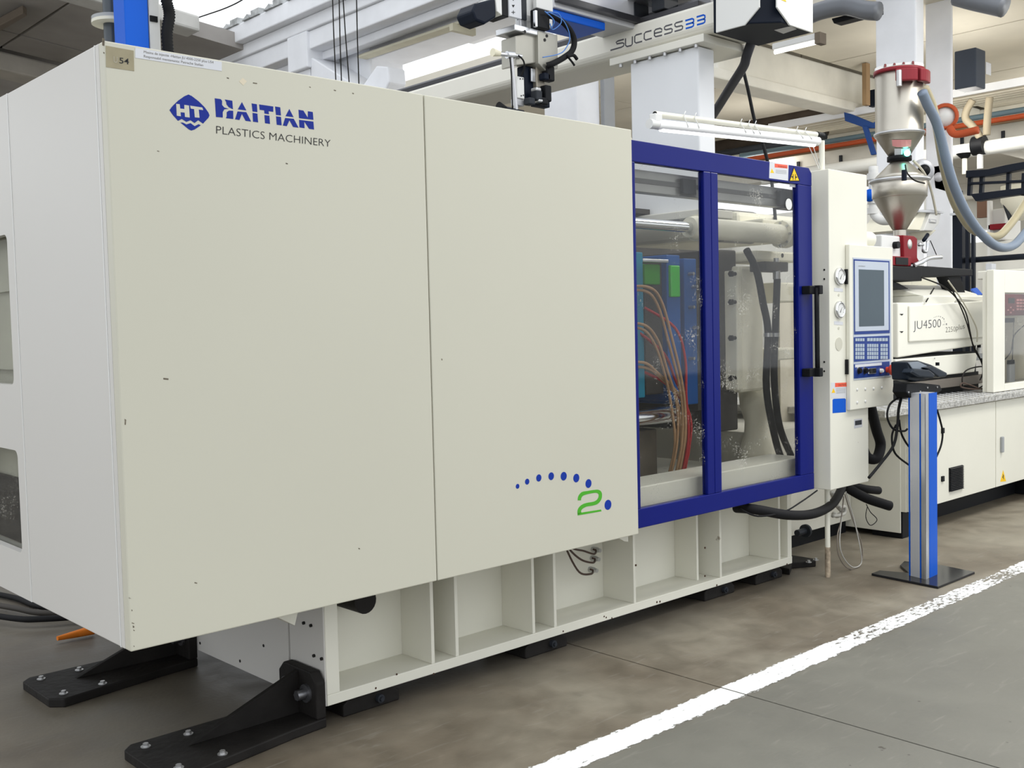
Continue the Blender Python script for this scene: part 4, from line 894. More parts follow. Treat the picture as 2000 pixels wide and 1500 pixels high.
obj('scale_mark', M().prism([at(999, 23.4, y=YA-.0105), at(1006, 23.4, y=YA-.0105), at(1006, 24.6, y=YA-.0105), at(999, 24.6, y=YA-.0105)], (0, -.0005, 0)).prism([at(1002, 20.5, y=YA-.0105), at(1003.2, 20.5, y=YA-.0105), at(1003.2, 27.5, y=YA-.0105), at(1002, 27.5, y=YA-.0105)], (0, -.0005, 0)), INK, za_)
obj('clamp_rail', FB(1018, 1028, -60, 38, .0, .04), DGREY, za_, .002)
obj('lower_rail', FB(1017, 1029, 34, 62, .01, .04), ALU, za_, .003)
obj('bracket', FB(1048, 1080, -8, 19, -.03, .03), WHITE, za_, .004)
# motor
a, b_ = at(932, 28, y=YA+.08), at(970, 16, y=YA+.02)
axm = Vector((b_.x-a.x, 0, b_.z-a.z))
cmx = at(950, 22, y=YA+.05)
obj('motor', M().prism([at(*p, y=YA) for p in ((922, 22), (930, 6), (968, -4), (970, 34), (948, 47), (930, 40))], (0, .14, 0)), NAVY, za_, .012)
obj('motor_flange', M().prism([at(*p, y=YA-.005) for p in ((968, -8), (980, -12), (981, 30), (971, 22))], (0, .15, 0)), WHITE, za_, .004)
obj('motor_coupling', M().prism([at(*p, y=YA) for p in ((981, -8), (994, -10), (994, 34), (981, 30))], (0, .13, 0)), BLACK, za_, .004)
# gripper body
ST2 = mat('dull_steel_block', (.36, .35, .31), .45, .6, var=.1)
obj('wrist_plate', FB(1006, 1082, 56, 68, -.04, .16), ALU, za_, .005)
obj('gripper_body', M().prism([at(*p, y=YA-.02) for p in ((1007, 70), (1050, 60), (1052, 122), (1008, 128))], (0, .12, 0)), ST2, za_, .005)
obj('gripper_cheek', M().prism([at(*p, y=YA-.045) for p in ((1051, 60), (1089, 68), (1090, 134), (1066, 138), (1052, 124))], (0, .14, 0)), ST2, za_, .004)
for u, v in ((1068, 70), (1064, 78), (1025, 62)):
    c = at(u, v, y=YA-.046); obj('hex_screw', M().cyl(c, c-Vector((0, .002, 0)), .009, seg=12), INK, za_)
obj('upper_valve', FB(1050, 1074, 18, 56, -.07, .06), BLACK, za_, .006)
obj('valve_pin', FB(1046, 1050, 20, 52, -.08, .02), CHROME, za_, .002)
obj('slide_body', FB(1048, 1064, 124, 172, -.01, .08), mat('tan_steel', (.30, .27, .22), .45, .6), za_, .005)
obj('dark_frame', FB(1024, 1050, 130, 200, .02, .06), NAVY, za_, .008)
obj('bright_window', FB(1038, 1048, 134, 160, .0, .012), ALU, za_, .003)
obj('cylinder_block', FB(1010, 1024, 150, 192, -.01, .05), WHITE, za_, .003)
for u, v in ((1016, 154), (1021, 154), (1018, 187), (1022, 186)): c = at(u, v, y=YA-.011); obj('hex_screw', M().cyl(c, c-Vector((0, .002, 0)), .004, seg=8), INK, za_)
obj('lower_block', FB(1010, 1024, 192, 206, .0, .05), CP, za_, .003)
obj('finger', FB(1048, 1074, 196, 208, -.02, .05), NAVY, za_, .004)
for u0, u1, v0, v1, m_ in ((1070, 1084, 128, 158, BLACK), (1066, 1078, 166, 198, BLACK), (1048, 1060, 176, 196, DGREY), (1058, 1072, 190, 204, BLACK), (1064, 1076, 142, 156, NAVY), (1048, 1058, 170, 178, BOLT), (1052, 1062, 192, 200, BOLT), (1034, 1046, 190, 204, DGREY)):
    obj('gripper_fitting', FB(u0, u1, v0, v1, -.06, .05), m_, za_, .008)
obj('support_rod', M().cyl(at(998, 108, y=YA-.03), at(1008, 214, y=YA-.03), .012, seg=12), CP, za_)
obj('sensor_arm', M().cyl(at(972, 105, y=YA-.03), at(1018, 110, y=YA-.03), .011, seg=12), ALU, za_)
obj('suction_cup', M().cyl(at(962, 102, y=YA-.03), at(976, 105, y=YA-.03), .022, .014, seg=18), mat('ivory_plastic', (0, 0, 0)), za_)
obj('rod_clamp', M().cyl(at(990, 107, y=YA-.03), at(1003, 108, y=YA-.03), .020, seg=10), ALU, za_)
obj('lower_arm', M().cyl(at(986, 211, y=YA-.03), at(1022, 219, y=YA-.03), .010, seg=10), DGREY, za_)
obj('suction_cup', M().cyl(at(974, 208, y=YA-.03), at(988, 212, y=YA-.03), .026, .012, seg=18), RUB, za_)
obj('air_hose', M().tube([at(1012, 108, y=YA-.05), at(1022, 118, y=YA-.06), at(1024, 132, y=YA-.05), at(1018, 148, y=YA-.03)], .005, 8), RUB, za_)
obj('air_hose', M().tube([at(996, 112, y=YA-.04), at(999, 150, y=YA-.04), at(1001, 212, y=YA-.04)], .004, 6), RUB, za_)
obj('cable_loom', M().tube([at(1062, 30, y=YA-.05), at(1085, 34, y=YA-.08), at(1108, 52, y=YA-.08), at(1121, 76, y=YA-.08), at(1118, 98, y=YA-.08), at(1102, 112, y=YA-.08), at(1080, 124, y=YA-.08), at(1068, 128, y=YA-.06)], .017, 12), RUB, za_)
obj('loom_tie', M().tube([at(1108, 110, y=YA-.1), at(1120, 108, y=YA-.1), at(1127, 116, y=YA-.1)], .010, 8), RUB, za_)
obj('loom_tie', M().tube([at(1110, 112, y=YA-.1), at(1118, 122, y=YA-.1), at(1122, 128, y=YA-.1)], .006, 8), RUB, za_)
BT_ = mat('blue_air_tube', srgb(70, 120, 190), .4)
obj('air_tube', M().tube([at(1066, 24, y=YA-.09), at(1090, 26, y=YA-.1), at(1096, 44, y=YA-.1), at(1080, 58, y=YA-.08), at(1074, 46, y=YA-.08)], .003, 6), BT_, za_)
obj('air_tube', M().tube([at(1064, 22, y=YA-.09), at(1082, 40, y=YA-.1), at(1076, 56, y=YA-.08)], .003, 6), BT_, za_)
obj('air_tube', M().tube([at(1072, 24, y=YA-.09), at(1100, 40, y=YA-.1), at(1113, 72, y=YA-.1), at(1104, 96, y=YA-.1), at(1090, 106, y=YA-.1), at(1060, 112, y=YA-.1)], .003, 6), BT_, za_)
# hood at the near end of the beam
hx = RX-.08
hy = at(1502, 30, x=hx).y; hz = at(1502, 36, x=hx).z
hyf = at(1393, 62, x=hx).y; hxf = at(1588, 60, y=hy).x
hd = thing('robot_end_hood', 'white and navy boxy hood at the near end of the gantry beam', 'robot cover', (hx, hy, hz))
ch_ = .13
obj('navy_body', M().prism([(hx, hy+ch_, hz), (hx+ch_, hy, hz), (hxf, hy, hz), (hxf, hyf, hz), (hx, hyf, hz)], (0, 0, 1.1)), NAVY, hd, .008)
t = .012
zq = lambda v, u: at(u, v, x=hx-t).z
pl1 = [at(*p, x=hx-t) for p in ((1398, 64), (1454, 49), (1483, 14), (1483, -80), (1398, -60))]
obj('white_side_panel', M().prism(pl1, (t-.001, 0, 0)), WHITE, hd, .003)
pl2 = [at(*p, y=hy-t) for p in ((1518, 14), (1543, 49), (1588, 64), (1588, -60), (1518, -80))]
obj('white_front_panel', M().prism(pl2, (0, t-.001, 0)), WHITE, hd, .003)
obj('label', M().prism([at(*p, z=hz-.0015) for p in ((1512, 59), (1545, 51), (1556, 57), (1530, 66))], (0, 0, .001)), CP, hd)
obj('warning_sign', M().prism([at(*p, y=hy-t-.001) for p in ((1526, 0), (1531, -7), (1536, 4))], (0, -.0006, 0)), YEL, hd)
ps = [at(1467, 84, x=5.6), at(1458, 110, x=5.6), at(1452, 130, x=5.65), at(1430, 165, x=5.75), at(1405, 205, x=5.9), at(1388, 232, x=6.0), at(1370, 260, x=6.1)]
tag(obj('corrugated_conduit', M().tube(ps, .03, 12), mat('grey_conduit', (.045, .045, .052), .5)), 'grey conduit slanting down from the robot hood behind the pedestal', 'conduit')
tag(obj('hanging_cable', M().tube([at(1452, 138, x=6.3), at(1462, 180, x=6.3), at(1474, 236, x=6.3), at(1488, 275, x=6.3), at(1500, 318, x=6.3), at(1506, 345, x=6.3), at(1512, 400, x=6.3), at(1515, 440, x=6.0)], .012, 8), RUB), 'thin black cable hanging from the conduit beside the pedestal', 'cable')

# ================================================================ LEFT POSTS ABOVE THE HOUSING
lp = thing('blue_robot_post', 'bright blue and white post with black corrugated hose, above the left housing corner', 'post', at(265, 80, y=4.6))
obj('blue_profile', fbox(243, 289, -80, 120, 4.6, .12), BLUEB, lp, .004)
obj('white_profile', fbox(290.5, 312, -80, 130, 4.62, .12), WHITE, lp, .004)
obj('slot', fbox(294, 308, 31, 42, 4.612, .01), BLACK, lp)
pts = [at(u, v, y=4.56) for u, v in ((316, -40), (326, 5), (331, 30), (326, 65), (329, 105), (332, 140))]
obj('corrugated_hose', M().tube(pts, .024, 14, 12, rfun=lambda i: 1.12 if i % 2 else .92), RUB, lp)
dp = thing('dark_pipe_post', 'dark vertical pipe with a round flange, left of the blue post', 'pipe', at(215, 80, y=4.9))
a, b_ = at(212, -60, y=4.9), at(217, 130, y=4.9)
obj('pipe', M().cyl((a.x, 4.9, b_.z), (a.x, 4.9, a.z), .034, seg=18), mat('dark_pipe', (.05, .06, .07), .35, .3), dp)
c = at(213, 41, y=4.9)
obj('flange', M().cyl((c.x+.03, 4.9, c.z), (c.x+.03, 4.9, c.z+.016), .105, seg=30), GREY, dp); obj('flange_rim', M().cyl((c.x+.03, 4.9, c.z-.014), (c.x+.03, 4.9, c.z), .106, seg=30), mat('cream_rim', (.6, .58, .5), .5), dp)
lf = thing('ceiling_tube_fitting', 'unlit dusty brown tube fitting under the left roof slab', 'lamp', rp(20, 22))
q = rp(20, 24)
obj('fitting_body', M().prism([rp(-40, 52)-Vector((0, 0, .12)), rp(44, 6)-Vector((0, 0, .12)), rp(52, 12)-Vector((0, 0, .12)), rp(-40, 66)-Vector((0, 0, .12))], (0, 0, .1)), mat('brown_fitting', (.16, .13, .10), .7), lf, .01)
# things on the floor at the left
tag(obj('hand_tool', M().cyl(at(112, 1247, z=.03), at(150, 1238, z=.03), .012, .02, seg=12).cyl(at(150, 1238, z=.03), at(182, 1230, z=.035), .02, .026, seg=12), mat('orange_plastic', srgb(215, 120, 40), .5)), 'small orange plastic handle lying on the floor under the housing', 'tool')
for i in range(3):
    tag(obj('floor_hose', M().tube([at(-60, 1150+i*22, z=.02+.012*i), at(30, 1168+i*20, z=.02+.012*i), at(80, 1185+i*12, z=.02+.012*i), at(170, 1190+i*6, z=.02+.012*i), at(260, 1185, z=.02+.03*i)], .018, 8), BRN if i == 1 else RUB), ['black hose lying on the floor under the left end, farthest one', 'brownish black hose lying on the floor under the left end, middle one', 'black hose lying on the floor under the left end, nearest one'][i], 'hose', 'dark hoses lying on the floor under the left end')

# ================================================================ STAND WITH HAND TERMINAL
sb = at(1805, 1130, z=0)
sd = thing('terminal_stand', 'blue and aluminium profile stand on a black foot plate', 'stand', (6.17, 3.0, 0))
fpz = .014
foot = [at(u, v, z=fpz) for u, v in ((1702, 1120), (1718, 1114), (1775, 1119), (1758, 1104), (1766, 1096), (1840, 1104), (1904, 1117), (1832, 1146))]
obj('foot_plate', M().prism([(p.x, p.y, 0.001) for p in foot], (0, 0, fpz)), mat('glossy_black_steel', (.02, .02, .022), .15), sd, .002)
p0, p1, p2 = at(1776, 1124, z=fpz), at(1808, 1132, z=fpz), at(1830, 1122, z=fpz)
topz = 1.13
def pq(a, b_, t0, t1, m_, nm, d=0, parent=sd, lab=None):
    A = a.lerp(b_, t0); B = a.lerp(b_, t1); e = (b_-a).normalized(); n = Vector((e.y, -e.x, 0))
    if n.dot(A) > 0: n = -n
    return obj(nm, M().prism([(A.x, A.y, fpz+.001), (B.x, B.y, fpz+.001), (B.x-n.x*.03, B.y-n.y*.03, fpz+.001), (A.x-n.x*.03, A.y-n.y*.03, fpz+.001)], (n.x*0, n.y*0, topz-fpz)), m_, parent, .001)
p3 = p0+(p2-p1)
obj('profile_core', M().prism([(q.x, q.y, fpz+.001) for q in (p0.lerp(p2, .06), p1.lerp(p3, .06), p2.lerp(p0, .06), p3.lerp(p1, .06))], (0, 0, topz)), SILV, sd)
def facestrip(a, b_, t0, t1, m_, nm, off):
    A = a.lerp(b_, t0); B = a.lerp(b_, t1); e = (b_-a).normalized(); n = Vector((e.y, -e.x, 0))
    if n.dot(A) > 0: n = -n
    return obj(nm, M().prism([(A.x, A.y, fpz+.001), (B.x, B.y, fpz+.001), (B.x+n.x*off, B.y+n.y*off, fpz+.001), (A.x+n.x*off, A.y+n.y*off, fpz+.001)], (0, 0, topz)), m_, sd)
facestrip(p0, p1, 0, .08, BLUEB, 'blue_edge_strip', .003)
facestrip(p0, p1, .1, .66, SILV, 'profile_face', .002)
facestrip(p0, p1, .67, .74, BLUEB, 'blue_edge_strip', .003)
facestrip(p0, p1, .76, .98, ALU, 'profile_face', .002)
facestrip(p1, p2, .02, .3, ALU, 'profile_groove', .001)
facestrip(p1, p2, .3, 1, BLUEB, 'blue_face', .003)
ht = thing('terminal_holder', 'black holder plate carrying the hand terminal on top of the stand', 'holder', (6.17, 3.0, 1.13))
YH = 3.03
def hb(pix, y, d, nm, m_, par, bev=.004): return obj(nm, M().prism([at(u, v, y=y) for u, v in pix], (0, d, 0)), m_, par, bev)
hb([(1772, 750), (1800, 748), (1836, 752), (1840, 762), (1832, 768), (1778, 777), (1770, 766)], YH, .09, 'holder_plate', BLACK, ht)
for u, v in ((1774, 766), (1797, 765), (1811, 757), (1830, 756)):
    c = at(u, v, y=YH-.001); obj('screw', M().cyl(c+Vector((0, .003, 0)), c-Vector((0, .004, 0)), .006, seg=10), BOLT, ht)
hb([(1768, 760), (1780, 762), (1776, 776), (1766, 775)], YH+.05, .02, 'cable_clip', RUB, ht)
rm = thing('hand_terminal', 'dark blue grey hand held robot terminal lying on the stand, beside the console', 'terminal', at(1790, 735, y=YH))
TM = mat('terminal_shell', (.014, .02, .03), .35, var=.05)
hb([(1772, 707), (1795, 704), (1820, 712), (1851, 728), (1850, 734), (1836, 738), (1822, 738), (1790, 746), (1774, 742)], YH+.02, .11, 'shell', TM, rm, .012)
hb([(1774, 708), (1794, 706), (1812, 715), (1802, 722), (1782, 720)], YH+.012, .008, 'screen', mat('terminal_screen', (.22, .25, .29), .2), rm, .003)
hb([(1785, 720), (1816, 722), (1828, 732), (1824, 739), (1796, 737), (1780, 728)], YH-.03, .07, 'hand_grip', TM, rm, .01)
hb([(1808, 718), (1822, 715), (1851, 729), (1849, 736), (1834, 737)], YH-.02, .05, 'hand_grip', TM, rm, .008)
c = at(1831, 714, y=YH); obj('stop_button', M().cyl(c, c+Vector((0, 0, .02)), .012, seg=12), BLACK, rm)
for i, (pts, lab) in enumerate((([(1762, 770), (1755, 800), (1753, 830), (1745, 870), (1720, 905), (1697, 933)], 'black cable running from the holder down to the column foot'),
                                ([(1757, 775), (1738, 790), (1733, 815), (1745, 838), (1765, 842), (1772, 838)], 'black cable loop hanging beside the stand, upper one'),
                                ([(1756, 820), (1760, 845), (1768, 862), (1775, 872)], 'short black cable end curling behind the stand'),
                                ([(1750, 830), (1742, 852), (1748, 885), (1775, 908)], 'black cable loop hanging beside the stand, lower one'),
                                ([(1830, 800), (1836, 820), (1841, 845), (1838, 870), (1829, 892)], 'black cable bulging out to the right of the blue stand'))):
    tag(obj('loop_cable', M().tube([at(u, v, y=3.12+.01*i) for u, v in pts], .0065 if i else .009, 8), RUB), lab, 'cable')

# ================================================================ INJECTION UNIT AND ITS BASE
IB = thing('injection_base_cabinet', 'long cream base cabinet of the injection unit with doors and a chequer plate deck', 'machine base', (9, 3.57, .2))
YI, XI = 3.57, 7.19; ZI0 = .2; ZI1 = (at(1835, 797, y=YI).z+at(2000, 774, y=YI).z)/2
obj('carcass', M().box(XI, 13.5, YI+.02, 5.2, ZI0, ZI1), CREAM2, IB, .004)
dx1 = at(1945, 850, y=YI).x
d1 = obj('cabinet_door', M().box(XI+.43, dx1-.006, YI, YI+.02, ZI0+.005, ZI1-.01), CREAM2, IB, .002)
obj('cabinet_panel', M().box(XI+.002, XI+.42, YI, YI+.02, ZI0+.005, ZI1-.01), CREAM2, IB, .002)
d2 = obj('cabinet_door', M().box(dx1+.006, dx1+1.6, YI, YI+.02, ZI0+.005, ZI1-.01), CREAM2, IB, .002)
obj('cabinet_door', M().box(dx1+1.612, dx1+3.2, YI, YI+.02, ZI0+.005, ZI1-.01), CREAM2, IB, .002)
vx0, vx1, vz0, vz1 = at(1853, 930, y=YI).x, at(1879, 930, y=YI).x, at(1866, 957, y=YI).z, at(1866, 911, y=YI).z
vv = child('vent_grille', M().box(vx0, vx1, YI-.006, YI, vz0, vz1), BLACK, d1)
for k in range(14):
    z = vz0+(k+.5)*(vz1-vz0)/14; child('louvre', M().prism([(vx0+.008, YI-.006, z-.003), (vx0+.008, YI-.016, z-.006), (vx0+.008, YI-.006, z+.005)], (vx1-vx0-.004, 0, 0)), BLACK, d1)
for v in (841, 935): c = at(1840, v, y=YI); child('hinge_block', M().box(c.x-.018, c.x+.018, YI-.012, YI, c.z-.02, c.z+.02), BLACK, d1)
c = at(1955, 868, y=YI); child('door_handle', M().box(c.x-.018, c.x+.018, YI-.022, YI, c.z-.065, c.z+.065), GREY, d2, .006)
w_ = child('warning_triangle', plate([(1959, 918), (1965, 940), (1953.5, 941)], YI, .0008), YEL, d2)
child('pictogram', plate([(1958.6, 925), (1960.8, 930), (1959.6, 931), (1961, 937), (1957.6, 931.5), (1959, 930)], YI-.0012, .0004), INK, d2)
obj('deck_plate', M().box(XI-.42, 13.5, YI-.04, 5.2, ZI1, ZI1+.05), mat('chequer_deck', (.50, .49, .46), .35, .5, var=.35, scale=35, bump=.6, bscale=45), IB, .004)
# raised tears of the chequer plate as one part of many
m = M(); random.seed(3)
for i in range(64):
    for j in range(11):
        x = XI-.36+i*.055; y = YI-.02+j*.05; s_ = 1 if (i+j) % 2 else -1
        m.prism([(x-.016, y-.008*s_, ZI1+.05), (x+.016, y+.008*s_-.004, ZI1+.05), (x+.016, y+.008*s_+.004, ZI1+.05)], (0, 0, .003))
o = obj('chequer_tears', m, ALU, IB); o['kind'] = 'stuff'
obj('black_skirt', M().box(XI+.3, 13.5, YI+.25, 5.0, 0.0, ZI0-.001), BLACK, IB)
obj('foot_block', M().box(XI+.02, XI+.25, YI+.06, YI+.3, .0, ZI0-.002), BLACK, IB, .006)
obj('foot_block', M().box(9.7, 9.95, YI+.02, YI+.3, .0, ZI0-.002), BLACK, IB, .006)
# lower recessed plinth linking bed and injection base
lk = thing('linking_plinth', 'cream recessed plinth linking the bed to the injection base, with a dark pipe stub', 'machine base', (6.4, 4.1, .1))
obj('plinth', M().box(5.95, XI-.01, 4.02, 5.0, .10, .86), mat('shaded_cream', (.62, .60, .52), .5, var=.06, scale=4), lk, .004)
obj('side_plate', M().box(XI-.008, XI-.001, YI+.06, 4.6, .045, .86), CREAM2, lk, .003)
obj('end_plate', M().box(5.80, 5.82, YB+.08, 4.6, .10, .62), CREAM2, lk, .003)
c = at(1572, 1037, y=YB+.3); obj('pipe_stub', M().cyl((c.x-.1, YB+.30, c.z), (c.x+.0, YB+.30, c.z), .022, seg=16).cyl((c.x, YB+.3, c.z), (c.x+.02, YB+.3, c.z), .045, seg=18), DGREY, lk)
obj('skirt', M().box(5.9, XI-.02, 4.06, 4.9, 0, .10), BLACK, lk)
tag(obj('wire_bundle', M().tube([at(1625, 962, y=3.75), at(1634, 985, y=3.8), at(1646, 1000, y=3.8), at(1636, 1007, y=3.8), at(1628, 1004, y=3.8)], .018, 8).tube([at(1640, 992, y=3.78), at(1650, 990, y=3.78), at(1648, 1004, y=3.78), at(1626, 1008, y=3.78)], .012, 8), mat('pale_wrap', (.45, .44, .40), .6)), 'pale wrapped cable bundle under the control column', 'cable')
# injection unit
YJ = 3.9
JC = mat('injection_cream', (.76, .745, .66), .4, var=.02)
ju = thing('injection_unit', 'cream injection unit housing with grey model lettering, standing on the chequer deck', 'injection unit', (8.4, YJ, ZI1+.053))
J = lambda u, v, y=YJ: at(u, v, y=y)
jt = J(1832, 585)
hz0 = at(1800, 695, y=YJ).z; hz1 = at(1840, 577, y=YJ).z; hzL = at(1775, 591, y=YJ).z
jx0, jx1, jxm = J(1754, 650).x, J(1926, 650).x, J(1804, 580).x
obj('front_cover', M().prism([(jx0, YJ, hz0), (jx1, YJ, hz0+.06), (jx1+.04, YJ, hz0+.15), (jx1+.04, YJ, hz1-.03), (jx1, YJ, hz1), (jxm, YJ, hz1), (jxm, YJ, hzL), (jx0, YJ, hzL)], (0, .9, 0)), JC, ju, .01)
obj('raised_panel', M().prism([J(1773, 597), J(1800, 595), J(1926, 587), J(1926, 659), J(1773, 668)], (0, -.018, 0)), JC, ju, .014)
obj('top_cover', M().prism([(jxm, YJ+.02, hz1), (jx1, YJ+.02, hz1), (jx1, YJ+.32, hz1+.10), (jxm, YJ+.32, hz1+.10)], (0, .6, 0)), JC, ju, .01)
obj('left_cover', M().box(jx0+.02, jxm-.01, YJ+.28, YJ+.9, hzL-.01, hz1+.06), JC, ju, .006)
obj('dark_slot', M().box(jx0+.03, jxm-.01, YJ+.262, YJ+.279, hzL, hzL+.05), BLACK, ju)
lb0, lb1 = at(1800, 738, y=YJ).z, hz0-.012
obj('lower_cover', M().prism([(jx0-.02, YJ+.01, lb0), (J(1906, 700).x, YJ+.01, lb0), (J(1912, 700).x, YJ+.01, lb1), (jx0-.02, YJ+.01, lb1)], (0, .85, 0)), JC, ju, .008)
obj('shadow_gap', M().box(jx0, jx1-.1, YJ+.03, YJ+.8, lb1, hz0), BLACK, ju)
obj('slide_rail', M().box(jx0-.3, J(1930, 740).x, YJ-.02, YJ+.14, lb0-.10, lb0-.03), mat('oily_brown_rail', (.16, .14, .12), .5, .3), ju, .003)
obj('slide_base', M().box(jx0-.2, J(1920, 740).x, YJ+.04, YJ+.8, ZI1+.053, lb0), BLACK, ju)
obj('grab_recess', M().prism([J(1864, 589), J(1868, 583), J(1914, 588), J(1920, 596), J(1866, 595)], (0, -.01, 0)), mat('grey_recess', (.38, .37, .33), .5), ju, .002)
obj('blue_label', M().prism([at(1895, 566, y=YJ+.25), at(1906, 564, y=YJ+.25), at(1917, 577, y=YJ+.05), at(1906, 579, y=YJ+.05)], (0, -.01, .01)), BLUEB, ju)
for v in (613, 647): obj('latch', M().prism([J(1757, v), J(1764, v), J(1761, v+3)], (0, -.004, 0)), IRON, ju)
c = J(1825, 700); obj('screw', M().cyl(c, c-Vector((0, .004, 0)), .006, seg=8), BOLT, ju)
PJ = lambda u, v: at(u, v, y=YJ-.0188)
obj('lettering', glyphs('JU4500', PJ(1784, 649), PJ(1838, 644), PJ(1784, 627), (0, 0, 0), -.01), IG, ju)
obj('lettering', glyphs('2250', PJ(1847, 649), PJ(1866, 647.5), PJ(1847, 639), (0, 0, 0), -.01), INKG, ju)
obj('lettering', glyphs('plus', PJ(1867, 649), PJ(1884, 645), PJ(1867, 635), (0, 0, 0), -.005), INKG, ju)
obj('lettering', glyphs('2', PJ(1841, 635), PJ(1847, 634), PJ(1841, 627), (0, 0, 0), -.03), mat('pale_lettering', (.5, .5, .46), .5), ju)
for u, v, r_ in ((1824, 620, .6), (1827, 619, .7), (1830, 618, .8), (1833.5, 617.8, .9), (1837, 618.5, 1.1), (1841, 620.5, 1.2), (1843.5, 623, 1.3), (1848.5, 633, 1.7)):
    c = PJ(u, v); obj('logo_dot', M().cyl(c, c-Vector((0, .0008, 0)), r_*.0042, seg=12), IG, ju)
# pneumatic regulator and loose wires
rg = thing('air_regulator', 'small grey air regulator beside the injection unit', 'regulator', J(1915, 700, 3.95))
obj('bracket', fbox(1907, 1928, 691, 703, 3.95, .08), GREY, rg, .004)
c = J(1912, 690, 3.94); obj('body', M().cyl(c, c+Vector((0, 0, .05)), .02, seg=14), WHITE, rg); obj('knob', M().cyl(c+Vector((0, 0, .05)), c+Vector((0, 0, .09)), .016, seg=12), BLACK, rg)
wires = [([(1800, 542), (1840, 558), (1866, 580), (1886, 610), (1895, 650), (1902, 680), (1918, 710), (1920, 740), (1928, 760)], 'dark cable drooping from the black arm over the injection unit', IRON),
         ([(1850, 550), (1872, 590), (1888, 630), (1900, 672), (1914, 700), (1926, 735), (1934, 758)], 'thin dark wire beside the drooping cable over the injection unit', IRON),
         ([(1852, 548), (1878, 585), (1898, 620), (1908, 645), (1908, 668)], 'thin pale wire arching over the injection unit', mat('cream_cable', (0, 0, 0))),
         ([(1880, 758), (1880, 735), (1890, 722), (1916, 716), (1936, 722), (1928, 742), (1916, 756), (1890, 762), (1878, 756)], 'dark wire coil lying on the deck beside the injection unit', IRON),
         ([(1944, 728), (1938, 750), (1920, 760), (1895, 752), (1880, 748), (1878, 756), (1910, 760), (1942, 752)], 'brown wire coil lying on the deck against the right guard', mat('brown_hose', (0, 0, 0))),
         ([(1917, 700), (1919, 712), (1919, 730), (1914, 742)], 'short dark hose below the air regulator', RUB)]
for i, (p, lab, m_) in enumerate(wires):
    tag(obj('loose_wire', M().tube([at(u, v, y=YJ-.06-.02*i) for u, v in p], .006, 6), m_), lab, 'wire')
# right guard with controller behind a window
YG = 3.62
rgd = thing('rear_guard', 'cream guard at the right edge with a clear window', 'machine guard', (8.9, YG, ZI1+.055))
gx0 = at(1941, 640, y=YG).x; gz1 = at(1975, 528, y=YG).z; wxx = at(1963, 640, y=YG).x; wz1_ = at(1980, 572, y=YG).z; wz0_ = at(1985, 747, y=YG).z; gxr = 11.2
wxr = 9.7
gzb = ZI1+.054
obj('left_post', M().box(gx0, wxx, YG, YG+.06, gzb, gz1), JC, rgd, .006)
obj('top_rail', M().box(wxx, gxr, YG, YG+.06, wz1_, gz1), JC, rgd, .004)
obj('bottom_rail', M().box(wxx, gxr, YG, YG+.06, gzb, wz0_), JC, rgd, .004)
obj('right_post', M().box(wxr, gxr, YG, YG+.06, wz0_, wz1_), JC, rgd, .004)
obj('roof', M().box(at(1950, 530, y=YG+.5).x, gxr, YG+.06, YG+.7, gz1-.03, gz1+.05), JC, rgd, .01)
obj('side', M().box(gx0+.02, gx0+.04, YG+.06, YG+.10, gzb, gz1-.03), JC, rgd)
obj('inner_wall', M().box(at(1950, 640, y=YG+.6).x, gxr, YG+.6, YG+.62, gzb, gz1-.04), INC, rgd)
obj('window', M().box(wxx, wxr, YG+.02, YG+.025, wz0_, wz1_), GLASS, rgd)
rc = thing('red_controller', 'red hot runner controller behind the right guard window', 'controller', at(1980, 610, y=YG+.3))
obj('case', fbox(1964, 2030, 575, 616, YG+.30, .2), RED, rc, .004)
PK = mat('pink_keys', srgb(225, 150, 150), .5)
for i in range(5):
    for j in range(4): obj('button', fbox(1986+i*6, 1990.5+i*6, 584+j*6, 588+j*6, YG+.296, .004), PK, rc)
for du, dv_ in ((0, -5), (0, 5), (-5, 0), (5, 0)): obj('arrow_key', fbox(1973+du, 1976+du, 604+dv_, 607+dv_, YG+.296, .004), PK, rc)
obj('display', fbox(1970, 1982, 582, 592, YG+.296, .004), BLACK, rc)
wk = thing('hanging_pendant', 'small grey pendant hanging on a cable behind the right guard window', 'pendant', at(1977, 740, y=YG+.2))
obj('body', fbox(1972.5, 1983, 706, 748, YG+.2, .03), GREY, wk, .006); obj('collar', fbox(1973, 1982, 703, 711, YG+.195, .03), NAVY, wk, .004)
obj('cable', M().tube([at(1977, 704, y=YG+.21), at(1979, 660, y=YG+.21), at(1980, 622, y=YG+.25)], .004, 6), IRON, wk); obj('plug', fbox(1964, 1982, 621, 630, YG+.25, .04), NAVY, wk, .004)
tag(obj('loose_wire', M().tube([at(1963, 702, y=YG+.15), at(1975, 685, y=YG+.15), at(1981, 655, y=YG+.15), at(2002, 634, y=YG+.15)], .005, 6), RUB), 'black wire crossing behind the right guard window', 'wire')

